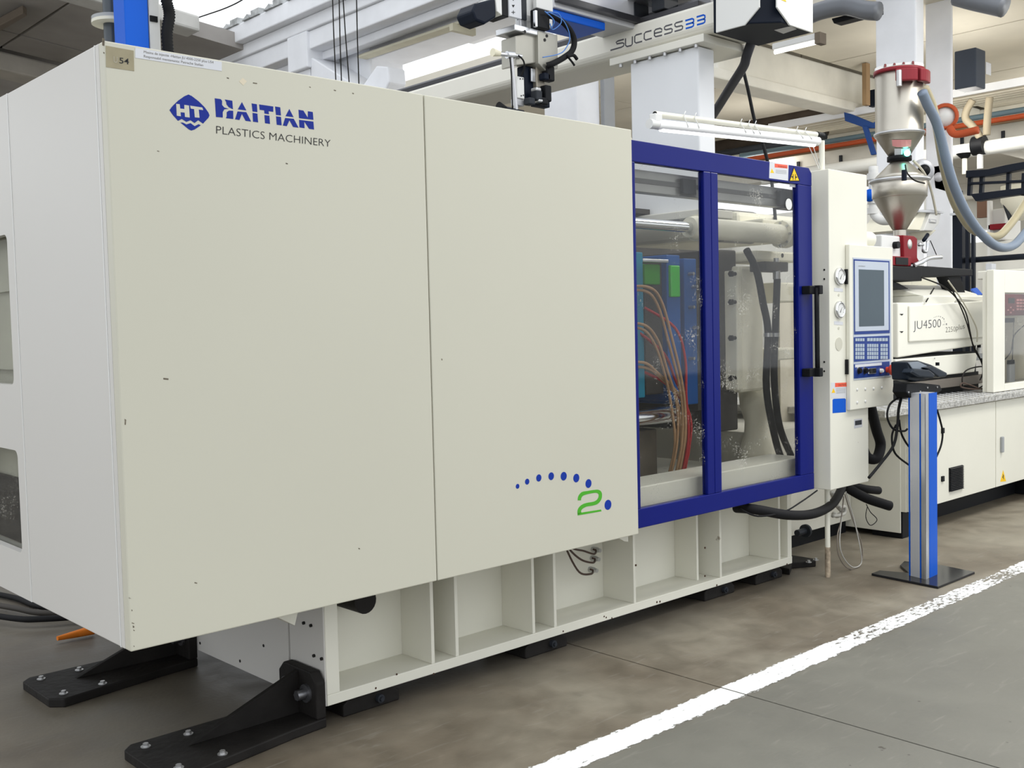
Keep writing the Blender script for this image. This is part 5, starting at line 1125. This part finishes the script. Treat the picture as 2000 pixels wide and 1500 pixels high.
# ================================================================ HOPPER AND LOADER
YHp = 4.2
Hc = lambda v, u=1757: at(u, v, y=YHp)
cx = Hc(400).x; k1 = (Hc(400)-Vector((0, 0, H))).dot(fw)/FPX  # metres per pixel at that depth
hp = thing('material_hopper', 'stainless steel cone hopper above the injection unit', 'hopper', (cx, YHp, Hc(455).z))
zz = lambda v: Hc(v).z
obj('cone', M().lathe((cx, YHp, 0), [(9*k1, zz(452)), (14*k1, zz(448)), (50*k1, zz(386)), (50.5*k1, zz(384))], 40), STEEL, hp)
obj('cylinder', M().lathe((cx, YHp, 0), [(50*k1, zz(387)), (51*k1, zz(386)), (52*k1, zz(357)), (51*k1, zz(356))], 40), STEEL, hp)
obj('rim', M().lathe((cx, YHp, 0), [(52*k1, zz(357)), (57*k1, zz(355)), (57*k1, zz(351)), (50*k1, zz(350))], 40), ALU, hp)
obj('lid', M().lathe((cx, YHp, 0), [(50*k1, zz(350)), (42*k1, zz(342)), (18*k1, zz(318)), (16*k1, zz(316))], 40), STEEL, hp)
ld = thing('vacuum_loader', 'stainless vacuum loader with red clamp and a green signal light, on top of the hopper', 'loader', (cx, YHp, zz(318)))
obj('neck', M().lathe((cx, YHp, 0), [(17*k1, zz(316.5)), (23*k1, zz(315)), (23*k1, zz(306)), (20*k1, zz(305))], 32), BLACK, ld)
obj('cone', M().lathe((cx, YHp, 0), [(20*k1, zz(305)), (45*k1, zz(266)), (46*k1, zz(264))], 40), STEEL, ld)
obj('drum', M().lathe((cx, YHp, 0), [(46.5*k1, zz(266)), (46.5*k1, zz(264)), (44.5*k1, zz(262)), (44.5*k1, zz(140)), (40*k1, zz(136))], 44), STEEL, ld)
obj('rim', M().lathe((cx, YHp, 0), [(45*k1, zz(264)), (47.5*k1, zz(264)), (47.5*k1, zz(260)), (45*k1, zz(260))], 44), ALU, ld)
dirc = Vector((-cx, -YHp, 0)).normalized(); lax = (dirc*.36+Vector((0, 0, .93))).normalized(); lcn = Vector((cx, YHp, zz(131)))
obj('lid', M().lathe(lcn, [(44*k1, -.05), (45*k1, -.04), (45*k1, 0), (43*k1, .006), (.5*k1, .007)], 44, lax), WHITE, ld)
RD2 = mat('red_clamp_plastic', srgb(130, 42, 50), .35, var=.1)
obj('clamp_ring', M().lathe((cx, YHp, 0), [(44*k1, zz(146)), (47.5*k1, zz(146)), (47.5*k1, zz(139)), (44*k1, zz(139))], 44), RD2, ld)
r_ = 45*k1
for a0, a1 in ((200, 244), (250, 296)):
    n_ = 6; P = [(cx+math.cos(math.radians(a0+(a1-a0)*i/n_))*r_, YHp+math.sin(math.radians(a0+(a1-a0)*i/n_))*r_) for i in range(n_+1)]
    Q = [(cx+math.cos(math.radians(a0+(a1-a0)*i/n_))*(r_+.05), YHp+math.sin(math.radians(a0+(a1-a0)*i/n_))*(r_+.05)) for i in range(n_, -1, -1)]
    obj('clamp_handle', M().prism([(x, y, zz(170)) for x, y in P+Q], (0, 0, zz(146)-zz(170))), RD2, ld, .01)
dirc = Vector((-cx, -YHp, 0)).normalized(); lc = Vector((cx, YHp, 0))+dirc*(r_+.045)
obj('latch', M().cyl((lc.x, lc.y, zz(180)), (lc.x, lc.y, zz(150)), .022, seg=12), BOLT, ld)
e = Vector((-dirc.y, dirc.x, 0)); fwd2 = lax.cross(e).normalized()
for k in range(4):
    p = lcn+e*((k-1.5)*17*k1)+lax*.009
    obj('lid_slot', M().cyl(p-fwd2*.12, p+fwd2*.12, .010, seg=8), mat('lid_slot_red', srgb(110, 40, 40), .5), ld)
# label and light on the loader cone
def coneP(u, v, off=.006):   # point on the cone front towards the camera
    d = ray(u, v); d = Vector((d.x, d.y, d.z)); best = None
    A = Vector((0, 0, H))
    lo = 6; z_a, z_b, r_a, r_b = zz(305), zz(266), 20*k1, 45*k1
    for i in range(600):
        t = 8.2+i*.003; p = A+d.normalized()*t; rr = r_a+(r_b-r_a)*(p.z-z_a)/(z_b-z_a)
        if math.hypot(p.x-cx, p.y-YHp) < rr+off: return p
    return A+d.normalized()*9.2
obj('red_label', M().add([coneP(u, v) for u, v in ((1742, 273), (1751, 273), (1760, 273), (1769, 273), (1780, 273), (1779, 286), (1769, 287), (1760, 287.5), (1751, 287), (1743, 285))], [(0, 1, 8, 9), (1, 2, 7, 8), (2, 3, 6, 7), (3, 4, 5, 6)]), mat('pink_label', srgb(220, 150, 150), .5), ld)
obj('control_box', M().add([coneP(u, v, .008) for u, v in ((1747, 290), (1760, 290), (1777, 290), (1776, 305), (1760, 306), (1747, 305))], [(0, 1, 4, 5), (1, 2, 3, 4)]), PAPER, ld)
gp = coneP(1772, 299, .02)
obj('signal_light', M().lathe(gp, [(.026, -.01), (.026, .01), (.018, .022), (.001, .026)], 20, -ray(1772, 299)), mat('green_signal_lamp', (0.15, 1.0, 0.72), .3, emit=5), ld)
# pipe under the loader cone, tubes
tag(obj('air_tube', M().tube([at(1784, 314, y=YHp-.1), at(1796, 326, y=YHp-.12), at(1806, 340, y=YHp-.12), at(1815, 360, y=YHp-.1), at(1822, 385, y=YHp-.1), at(1829, 420, y=YHp-.1)], .010, 8), mat('cream_cable', (0, 0, 0))), 'pale thin tube falling beside the hopper', 'tube')
tag(obj('loose_wire', M().tube([at(1768, 322, y=YHp-.2), at(1772, 338, y=YHp-.28), at(1786, 352, y=YHp-.3), at(1806, 358, y=YHp-.3)], .006, 6), RUB), 'thin black wire draped over the hopper rim', 'wire')
vm = thing('loader_valve', 'clear round air valve beside the hopper lid', 'valve', at(1802, 335, y=YHp))
c = at(1802, 334, y=YHp-.05); obj('coil', M().lathe(c, [(.09, -.02), (.10, 0), (.09, .02), (.05, .025)], 24, (-.7, -.7, 0)), CP, vm); obj('core', M().lathe(c, [(.05, -.03), (.05, .04), (.001, .05)], 16, (-.7, -.7, 0)), BLACK, vm)
c = at(1766, 332, y=YHp-.3); obj('inspection_latch', M().cyl(c, c+Vector((0, 0, -.08)), .02, seg=10), NAVY, vm)
# magnet drawer block
mg = thing('magnet_drawer', 'red and white magnet drawer block under the hopper outlet', 'magnet drawer', at(1765, 500, y=YHp))
obj('white_housing', fbox(1722, 1763, 460, 502, YHp-.16, .4), WHITE, mg, .01)
obj('red_front', M().prism([at(u, v, y=YHp-.19) for u, v in ((1764, 459), (1786, 461), (1792, 466), (1792, 503), (1797, 512), (1790, 516), (1766, 512))], (0, .3, 0)), RED, mg, .008)
c = at(1777, 477, y=YHp-.19); obj('oval_label', M().lathe(c, [(.04, 0), (.001, .001)], 24, (0, -1, 0)), WHITE, mg)
c = at(1746, 479, y=YHp-.16); obj('round_knob', M().cyl(c, c-Vector((0, .04, 0)), .028, seg=20), BLACK, mg)
obj('red_frame', fbox(1744, 1780, 501, 519, YHp-.2, .3), RED, mg, .005); obj('dark_opening', fbox(1750, 1774, 503, 517, YHp-.205, .01), BLACK, mg)
obj('outlet_neck', M().cyl((cx, YHp, zz(462)), (cx, YHp, zz(449)), .05, seg=18), STEEL, mg)
obj('drain_spout', M().tube([at(1786, 518, y=YHp-.22), at(1800, 512, y=YHp-.24), at(1815, 504, y=YHp-.25), at(1838, 502, y=YHp-.25)], .018, 10), ALU, mg)
tg2 = thing('toggle_clamp', 'steel toggle clamp with thin rod beside the red drawer block', 'clamp', at(1805, 480, y=YHp-.1))
obj('yoke', M().tube([at(1795, 478, y=YHp-.1), at(1803, 478, y=YHp-.1), at(1803, 490, y=YHp-.1), at(1810, 490, y=YHp-.1), at(1811, 470, y=YHp-.1)], .014, 8, 3), ALU, tg2)
obj('lever', M().tube([at(1804, 470, y=YHp-.1), at(1812, 458, y=YHp-.1)], .016, 8, 1), NAVY, tg2)
obj('rod', M().cyl(at(1817, 470, y=YHp-.1), at(1830, 500, y=YHp-.1), .004, seg=6), IRON, tg2)
# black shelf arm across
sa = thing('black_support_arm', 'long black steel arm and struts under the magnet drawer', 'support arm', at(1820, 535, y=4.0))
obj('arm', M().prism([at(u, v, y=4.0) for u, v in ((1745, 521), (1800, 519), (1900, 526), (1900, 539), (1800, 541), (1745, 547))], (0, .2, 0)), BLACK, sa, .006)
obj('arm_block', fbox(1728, 1801, 520, 548, 3.98, .3), BLACK, sa, .006)
obj('strut', M().prism([at(u, v, y=4.02) for u, v in ((1850, 540), (1876, 538), (1887, 576), (1880, 581), (1868, 578))], (0, .1, 0)), BLACK, sa, .006)
obj('strut', M().prism([at(u, v, y=4.02) for u, v in ((1745, 550), (1754, 552), (1776, 564), (1760, 566), (1744, 560))], (0, .08, 0)), BLACK, sa, .006)
obj('shelf_bracket', M().box(at(1745, 530, y=4.2).x, at(1790, 530, y=4.2).x, 4.2, 4.6, at(1760, 525, y=4.2).z-.02, at(1760, 525, y=4.2).z), BLACK, sa)
tag(obj('loose_wire', M().cyl(at(1824, 563, y=4.05), at(1809, 589, y=3.86), .006, seg=6), IRON), 'short dark wire slanting onto the injection unit cover', 'wire')
tag(obj('barrel_cover', M().cyl(at(1800, 562, y=4.5), at(1800, 530, y=4.5), .13, seg=24), INC), 'wide round cream barrel neck behind the black arm', 'barrel')
tag(obj('barrel_cover', M().cyl(at(1757, 570, y=4.45), at(1757, 545, y=4.45), .09, seg=20), INC), 'narrow round cream neck behind the black arm, beside the console', 'barrel')
# second hopper behind
h2 = thing('dosing_hopper', 'pale faceted hopper with a lid standing behind the cone hopper', 'hopper', at(1815, 440, y=4.9))
a_ = [at(u, v, y=4.75) for u, v in ((1778, 447), (1795, 413), (1817, 415), (1810, 450), (1786, 450))]
obj('side_panel', M().prism([at(u, v, y=4.9) for u, v in ((1772, 448), (1796, 413), (1818, 415), (1803, 450))], (0, .5, 0)), INC, h2, .006)
obj('front_panel', M().prism([at(u, v, y=4.86) for u, v in ((1818, 413), (1838, 415), (1834, 436), (1822, 451), (1804, 450))], (0, .4, 0)), WHITE, h2, .006)
obj('lid', M().prism([at(u, v, y=4.84) for u, v in ((1796, 410), (1818, 409), (1844, 414), (1843, 417), (1796, 414))], (0, .5, 0)), ALU, h2, .003)
obj('funnel', M().lathe((at(1799, 455, y=5.0).x, 5.0, 0), [(.05, at(1799, 468, y=5.0).z), (.14, at(1799, 451, y=5.0).z)], 20), INC, h2)
obj('latch', fbox(1816, 1829, 428, 435, 4.85, .01), CP, h2, .002); obj('latch_slot', fbox(1818, 1827, 430, 433.5, 4.845, .006), WHITE, h2)
# suction hoses
for (pts, r_, m_, lab) in (([(1801, 180), (1812, 205), (1826, 232), (1836, 262), (1850, 320), (1866, 370), (1890, 420), (1920, 460), (1950, 482), (1978, 480), (2000, 458), (2030, 420)], .040, mat('grey_suction_hose', srgb(118, 130, 146), .4, var=.05), 'grey translucent suction hose sagging from the loader to the right edge'),
                     ([(1806, 172), (1822, 210), (1832, 260), (1842, 320), (1858, 380), (1876, 418), (1902, 450), (1945, 462), (1972, 440), (2000, 400), (2030, 350)], .036, mat('beige_suction_hose', srgb(165, 156, 128), .45, var=.06), 'beige suction hose sagging behind the grey one')):
    tag(obj('suction_hose', M().tube([at(u, v, y=3.95 if m_.name[0] == 'g' else 4.1) for u, v in pts], r_, 14), m_), lab, 'hose', 'sagging suction hoses')

# ================================================================ OVERHEAD SERVICES ON THE RIGHT
TX = 13.4
ta, tb_, tc_ = at(1500, 240, x=TX), at(1710, 203, x=TX), at(2010, 150, x=TX)
tz = (ta.z+tb_.z+tc_.z)/3
ct = thing('cable_tray', 'long pale ribbed cable tray crossing high on the right', 'cable tray', (TX, 5, tz))
ylo = at(2080, 140, x=TX).y; yhi = ta.y
obj('tray_side', M().box(TX, TX+.03, ylo, yhi, tz-.10, tz), CONW, ct, .004)
obj('tray_floor', M().box(TX+.03, TX+.75, ylo, yhi, tz-.10, tz-.07), mat('tray_beige', (.62, .58, .48), .6), ct)
for k in range(5): obj('tray_rib', M().box(TX+.12+k*.14, TX+.14+k*.14, ylo, yhi, tz-.12, tz-.10), mat('tray_beige', (0, 0, 0)), ct)
def pipeline(name, lab, cat, p0, p1, x, r, m_, ext=1.15, seg=14, group=None):
    a, b_ = at(*p0, x=x), at(*p1, x=x); z = (a.z+b_.z)/2
    a.z = b_.z = z; d = (b_-a)
    return tag(obj(name, M().cyl(a-d*.02, a+d*ext, r, seg=seg), m_), lab, cat, group)
pipeline('red_pipe', 'orange red service pipe below the cable tray', 'pipe', (1470, 310), (2000, 226), 13.7, .034, ORG)
pipeline('teal_pipe', 'grey teal service pipe just above the orange red one', 'pipe', (1455, 303), (2000, 214), 13.75, .036, mat('teal_grey_pipe', (.13, .19, .22), .5))
pipeline('white_duct', 'thick white round duct crossing at right behind the hopper', 'duct', (1500, 357), (2000, 268), 13.0, .085, mat('white_pvc', (.82, .82, .78), .35))
pipeline('brown_pipe', 'thin brown pipe beneath the orange red pipe', 'pipe', (1470, 316), (2000, 233), 13.7, .014, mat('brown_pipe', (.16, .10, .06), .6))
lb = thing('pipe_support_beam', 'pale bolted steel beam above the thick white duct', 'beam', at(1700, 300, x=14.2))
a, b_ = at(1500, 334, x=14.2), at(2010, 250, x=14.2); z = (a.z+b_.z)/2
obj('beam_face', M().box(14.2, 14.26, b_.y-1, a.y, z-.13, z+.13), mat('pale_steel_beam', (.62, .60, .54), .5, var=.05), lb, .004)
obj('beam_flange', M().box(14.1, 14.3, b_.y-1, a.y, z+.13, z+.155), mat('pale_steel_beam', (0, 0, 0)), lb, .004)
for u in (1560, 1603, 1643, 1880, 1960): y = at(u, 300, x=14.2).y; obj('beam_bolt', M().box(14.17, 14.2, y-.02, y+.02, z-.08, z+.04), DGREY, lb)
cl_ = thing('duct_collar', 'black collar with a white drop pipe on the thick white duct', 'valve', at(1915, 283, x=12.95))
c = at(1914, 284, x=12.95); obj('collar', M().cyl(c-Vector((0, .06, 0)), c+Vector((0, .08, 0)), .115, seg=18), BLACK, cl_)
obj('drop_pipe', M().cyl(c+Vector((0, 0, -.1)), c+Vector((0, 0, -.28)), .035, seg=12), WHITE, cl_)
c = at(1884, 300, x=12.95); obj('black_funnel', M().cyl(c, c+Vector((0, 0, -.06)), .10, .04, seg=14), BLACK, cl_); obj('drop_pipe', M().cyl(c+Vector((0, 0, -.06)), c+Vector((0, 0, -.25)), .03, seg=12), INC, cl_)
# orange ring fitting with the open duct end
c = at(1845, 228, x=10.95)
orf = thing('orange_flange', 'orange ring fitting around a white duct mouth behind the loader hose', 'pipe fitting', c)
dv0 = -ray(1845, 228).normalized()
obj('ring', M().lathe(c, [(.13, -.05), (.14, .0), (.12, .05), (.10, .05), (.10, -.05)], 24, dv0), ORG, orf); obj('mouth', M().lathe(c, [(.10, -.04), (.10, .03), (.001, .035)], 24, dv0), WHITE, orf)
obj('elbow', M().tube([c+Vector((0, -.05, -.12)), c+Vector((0, -.12, -.2)), c+Vector((0, -.35, -.19))], .04, 10), ORG, orf)
for (pts, lab) in (([(1900, 195), (1888, 215), (1886, 232), (1898, 245), (1908, 258), (1914, 270)], 'brown hose curling down to the black duct collar'), ([(1933, 190), (1930, 215), (1928, 240), (1927, 264)], 'straight brown vertical hose right of the duct collar')):
    tag(obj('drop_hose', M().tube([at(u, v, x=12.9) for u, v in pts], .045, 10), mat('brown_drop_hose', (.28, .24, .17), .5)), lab, 'hose')
# blue steel bracket
bb = thing('blue_bracket', 'blue steel bracket and strut hanging from the cable tray', 'bracket', at(1680, 240, x=13.2))
obj('plate', M().prism([at(u, v, x=13.2) for u, v in ((1648, 219), (1660, 222), (1704, 240), (1712, 236), (1712, 250), (1690, 250), (1650, 236))], (.08, 0, 0)), mat('blue_steel', srgb(40, 70, 130), .5), bb, .005)
obj('strut', M().prism([at(u, v, x=13.15) for u, v in ((1683, 246), (1692, 247), (1709, 301), (1701, 303))], (.06, 0, 0)), mat('blue_steel', (0, 0, 0)), bb, .005)
# black ladder frame and posts
lfm = thing('black_ladder_frame', 'black welded ladder frame behind the suction hoses', 'frame', at(1950, 360, x=11.3))
def pf(pts, x, d, nm, m_, par, bev=.006): return obj(nm, M().prism([at(u, v, x=x) for u, v in pts], (d, 0, 0)), m_, par, bev)
NV = mat('navy_black_steel', (.009, .012, .02), .5)
pf([(1886, 333), (1930, 330), (1965, 322), (2020, 312), (2020, 326), (1970, 336), (1930, 344), (1886, 347)], 11.3, .12, 'upper_bar', NV, lfm)
pf([(1890, 356), (2020, 350), (2020, 355), (1890, 361)], 11.32, .06, 'middle_bar', NV, lfm)
pf([(1895, 379), (1960, 371), (2020, 364), (2020, 376), (1960, 384), (1905, 393)], 11.3, .12, 'lower_bar', NV, lfm)
for u in (1893, 1916, 1968, 1998): pf([(u-3, 338), (u+4, 338), (u+2, 382), (u-5, 382)], 11.34, .06, 'rung', NV, lfm)
pf([(1821, 325), (1838, 322), (1852, 345), (1868, 372), (1858, 378), (1826, 368)], 11.2, .12, 'corner_block', BLACK, lfm)
c = at(1835, 346, x=11.15); obj('boss', M().lathe(c, [(.05, 0), (.05, .03), (.001, .035)], 16, (-1, 0, 0)), CP, lfm)
bp2 = thing('black_post_frame', 'three dark vertical posts standing behind the injection unit', 'posts', at(1880, 580, x=10.5))
for u0, u1, v0 in ((1860, 1879, 421), (1885, 1892, 446), (1896, 1902, 446)):
    a, b_ = at(u0, 480, x=10.5), at(u1, 480, x=10.5)
    obj('post', M().box(10.5, 10.5+(.1 if u0 == 1860 else .05), b_.y, a.y, .0, at(u0, v0, x=10.5).z), NV, bp2, .004)
a, b_ = at(1855, 419, x=10.45), at(1882, 419, x=10.45); obj('cap', M().box(10.45, 10.65, b_.y, a.y, a.z-.01, a.z+.012), ALU, bp2)
obj('upper_post', M().box(10.52, 10.6, at(1872, 380, x=10.5).y, at(1860, 380, x=10.5).y, at(1866, 419, x=10.5).z, at(1866, 372, x=10.5).z), NV, bp2)
tag(obj('black_rail', M().cyl(at(1880, 509, x=10.6), at(2030, 499, x=10.6), .03, seg=10), NV), 'dark horizontal rail behind the right guard', 'rail')
tag(obj('white_rail_post', M().box(10.2, 10.3, at(1937, 550, x=10.2).y, at(1925, 550, x=10.2).y, 0, at(1930, 515, x=10.2).z), SILV, None, .004), 'pale aluminium post just left of the right guard', 'post')
# distant machinery
dm = thing('distant_machine', 'distant white machine with red parts seen between the hoses', 'machine', at(1950, 520, x=14.5)*1)
a, b_ = at(1880, 500, x=14.5), at(2060, 500, x=14.5)
obj('body', M().box(14.5, 16.5, b_.y, a.y, 0, at(1950, 470, x=14.5).z), mat('distant_white', (.72, .71, .66), .5), dm, .02)
obj('white_tank', M().box(14.45, 15.0, at(1965, 470, x=14.5).y, at(1933, 470, x=14.5).y, at(1950, 470, x=14.5).z, at(1950, 408, x=14.5).z), WHITE, dm, .02)
obj('red_part', M().box(14.3, 14.44, at(1974, 440, x=14.4).y, at(1935, 440, x=14.4).y, at(1950, 449, x=14.4).z, at(1950, 438, x=14.4).z), RED, dm, .01)
obj('red_part', M().box(14.3, 14.44, at(1892, 440, x=14.4).y, at(1878, 440, x=14.4).y, at(1885, 450, x=14.4).z, at(1885, 425, x=14.4).z), RED, dm, .01)
obj('white_column', M().box(14.3, 14.4, at(1933, 420, x=14.3).y, at(1928, 420, x=14.3).y, 1, at(1930, 392, x=14.3).z), WHITE, dm)
obj('brown_panel', M().box(14.6, 14.7, at(1927, 410, x=14.6).y, at(1908, 410, x=14.6).y, at(1915, 425, x=14.6).z, at(1915, 392, x=14.6).z), mat('brown_panel', (.22, .13, .09), .6), dm)
obj('diagonal_strut', M().cyl(at(1962, 396, x=14.2), at(1976, 436, x=14.2), .03, seg=8), DGREY, dm)
obj('hopper', M().lathe(at(1990, 430, x=14.3), [(.08, 0), (.22, .25), (.22, .45)], 20), INC, dm)
# white pipes left of the hopper
wp = thing('white_drop_pipe', 'white jointed drop pipe with a blue valve, between the column and the hopper', 'pipe', at(1706, 400, x=9.6))
pts = [at(u, v, x=9.6) for u, v in ((1706, 325), (1706, 400), (1709, 420), (1722, 430), (1740, 430))]
obj('pipe', M().tube(pts, .045, 12), WHITE, wp)
for v in (345, 392, 412): c = at(1706, v, x=9.6); obj('coupling', M().cyl(c-Vector((0, 0, .03)), c+Vector((0, 0, .03)), .06, seg=14), WHITE, wp)
c = at(1699, 382, x=9.55); obj('blue_valve', M().lathe(c, [(.06, 0), (.06, .03), (.001, .035)], 16, (-1, -.3, 0)), BLUEB, wp)
# speaker-like dark cabinet on the column, ducts at the top
bx = thing('dark_wall_cabinet', 'dark box mounted high beside the second white column', 'cabinet', at(1895, 170, x=11.6))
a, b_ = at(1864, 135, x=11.6), at(1906, 135, x=11.6); zt_, zb_2 = at(1906, 92, x=11.6).z, at(1906, 168, x=11.6).z
bxr = at(1925, 130, y=b_.y).x
obj('case', M().box(11.6, bxr, b_.y, a.y, zb_2, zt_), mat('dark_cabinet', (.05, .06, .08), .5), bx, .01)
obj('tag', M().box(11.6+.25, 11.6+.38, b_.y-.004, b_.y, zt_-.25, zt_-.12), PAPER, bx)
for (pts, r, lab) in (([(1560, 40), (1600, 22), (1650, 12), (1690, 20), (1716, 22)], .09, 'grey flexible duct reaching the first white column'), ([(1870, -10), (1900, -2), (1935, 6), (1962, 12)], .10, 'grey flexible duct right of the columns at the top edge')):
    tag(obj('flexible_duct', M().tube([at(u, v, x=9.8) for u, v in pts], r, 14), mat('grey_flex_duct', (.17, .18, .20), .5, .3)), lab, 'duct')
tag(obj('dark_roof_bracket', M().prism([at(u, v, x=9.9) for u, v in ((1623, 36), (1712, 14), (1712, 24), (1628, 46))], (.15, 0, 0)), BLACK, None, .01), 'black flat bracket under the grey duct beside the column', 'bracket')
# roof tube lamps
for i, (p0, p1, x, lab) in enumerate((((1508, 101), (1592, 80), 9.6, 'white tube lamp under the roof right of the robot hood'), ((1276, 177), (1332, 162), 9.6, 'white tube lamp under the roof left of the pedestal'),
                                   ((1402, 204), (1450, 197), 16.5, 'distant tube lamp behind the hanging cable'), ((1915, 212), (1975, 203), 20, 'distant glowing tube lamp right of the drop hoses'), ((1640, 263), (1690, 256), 20, 'distant glowing tube lamp below the blue bracket'), ((1420, 292), (1442, 282), 20, 'distant tube lamp low beside the pedestal'))):
    t = thing('roof_tube_lamp', lab, 'lamp', at(*p0, x=x)); a, b_ = at(*p0, x=x), at(*p1, x=x); m_z = (a.z+b_.z)/2
    a.z = b_.z = m_z
    obj('lamp_body', M().box(x, x+.10, b_.y, a.y, m_z+.02, m_z+.08), WHITE, t, .006); obj('lamp_tube', M().cyl(a+Vector((.05, 0, 0)), b_+Vector((.05, 0, 0)), .022, seg=10), mat('far_lamp_tube', (1, 1, .97), .4, emit=1.2) if i < 3 else LAMP, t)
    obj('lamp_end', M().box(x-.01, x+.11, b_.y-.06, b_.y, m_z-.03, m_z+.08), mat('brown_fitting', (0, 0, 0)), t)
def lamp(loc, e, r=.4):  # added point lights brightening the roof underside, set apart from the tube fixtures
    l = bpy.data.lights.new('roof_lamp_light', 'POINT'); l.energy = e; l.shadow_soft_size = r; l.color = (1, .97, .90)  # added light for the roof underside, not one of the tube fixtures
    o = bpy.data.objects.new('roof_lamp_light', l); COL.objects.link(o); o.location = loc
for x, y in ((12.2, 2.5), (12.2, 5.6), (16.2, 2.5), (16.2, 5.6), (20.5, 3), (20.5, 8.5), (14, 9.3)): lamp((x, y, 3.9), 38)
lamp((9.5, 9.5, 3.6), 45)
# pale column behind the robot arm
struct('trim_14', M().box(9.0, 9.4, at(1126, 200, x=9).y, at(1062, 200, x=9).y, 0, 4.9), CONW, .02)
struct('trim_15', M().box(9.41, 9.6, at(1134, 200, x=9).y, at(1126, 200, x=9).y, 0, 4.9), GREY, .01)

DBR = mat('dark_brown_pipe', (.05, .038, .028), .6, var=.3)
for i, (p0, p1, x, r, lab) in enumerate((((1400, 236), (1640, 204), 15.6, .10, 'dark brown overhead pipe above the cable tray, uppermost'), ((1420, 243), (1650, 214), 15.2, .08, 'dark brown overhead pipe just above the cable tray'),
                                        ((1400, 288), (1560, 262), 15.5, .12, 'dark lagged pipe beneath the cable tray beside the pedestal'), ((1400, 300), (1560, 277), 15.1, .06, 'thin dark pipe beneath the lagged pipe beside the pedestal'))):
    pipeline('overhead_pipe', lab, 'pipe', p0, p1, x, r, DBR if i != 3 else DGREY, ext=1.3)
hgt = thing('roof_hanger', 'rusty brown hanger post under the roof beside the loader', 'hanger', at(1686, 180, x=13.0))
obj('hanger_post', M().box(13.0, 13.1, at(1692, 180, x=13).y, at(1684, 180, x=13).y, at(1688, 205, x=13).z, 4.97), mat('rusty_steel', (.30, .20, .11), .7), hgt)
obj('dark_box', M().box(13.3, 13.6, at(1713, 190, x=13.3).y, at(1697, 190, x=13.3).y, at(1700, 208, x=13.3).z, at(1700, 176, x=13.3).z), NAVY, hgt)
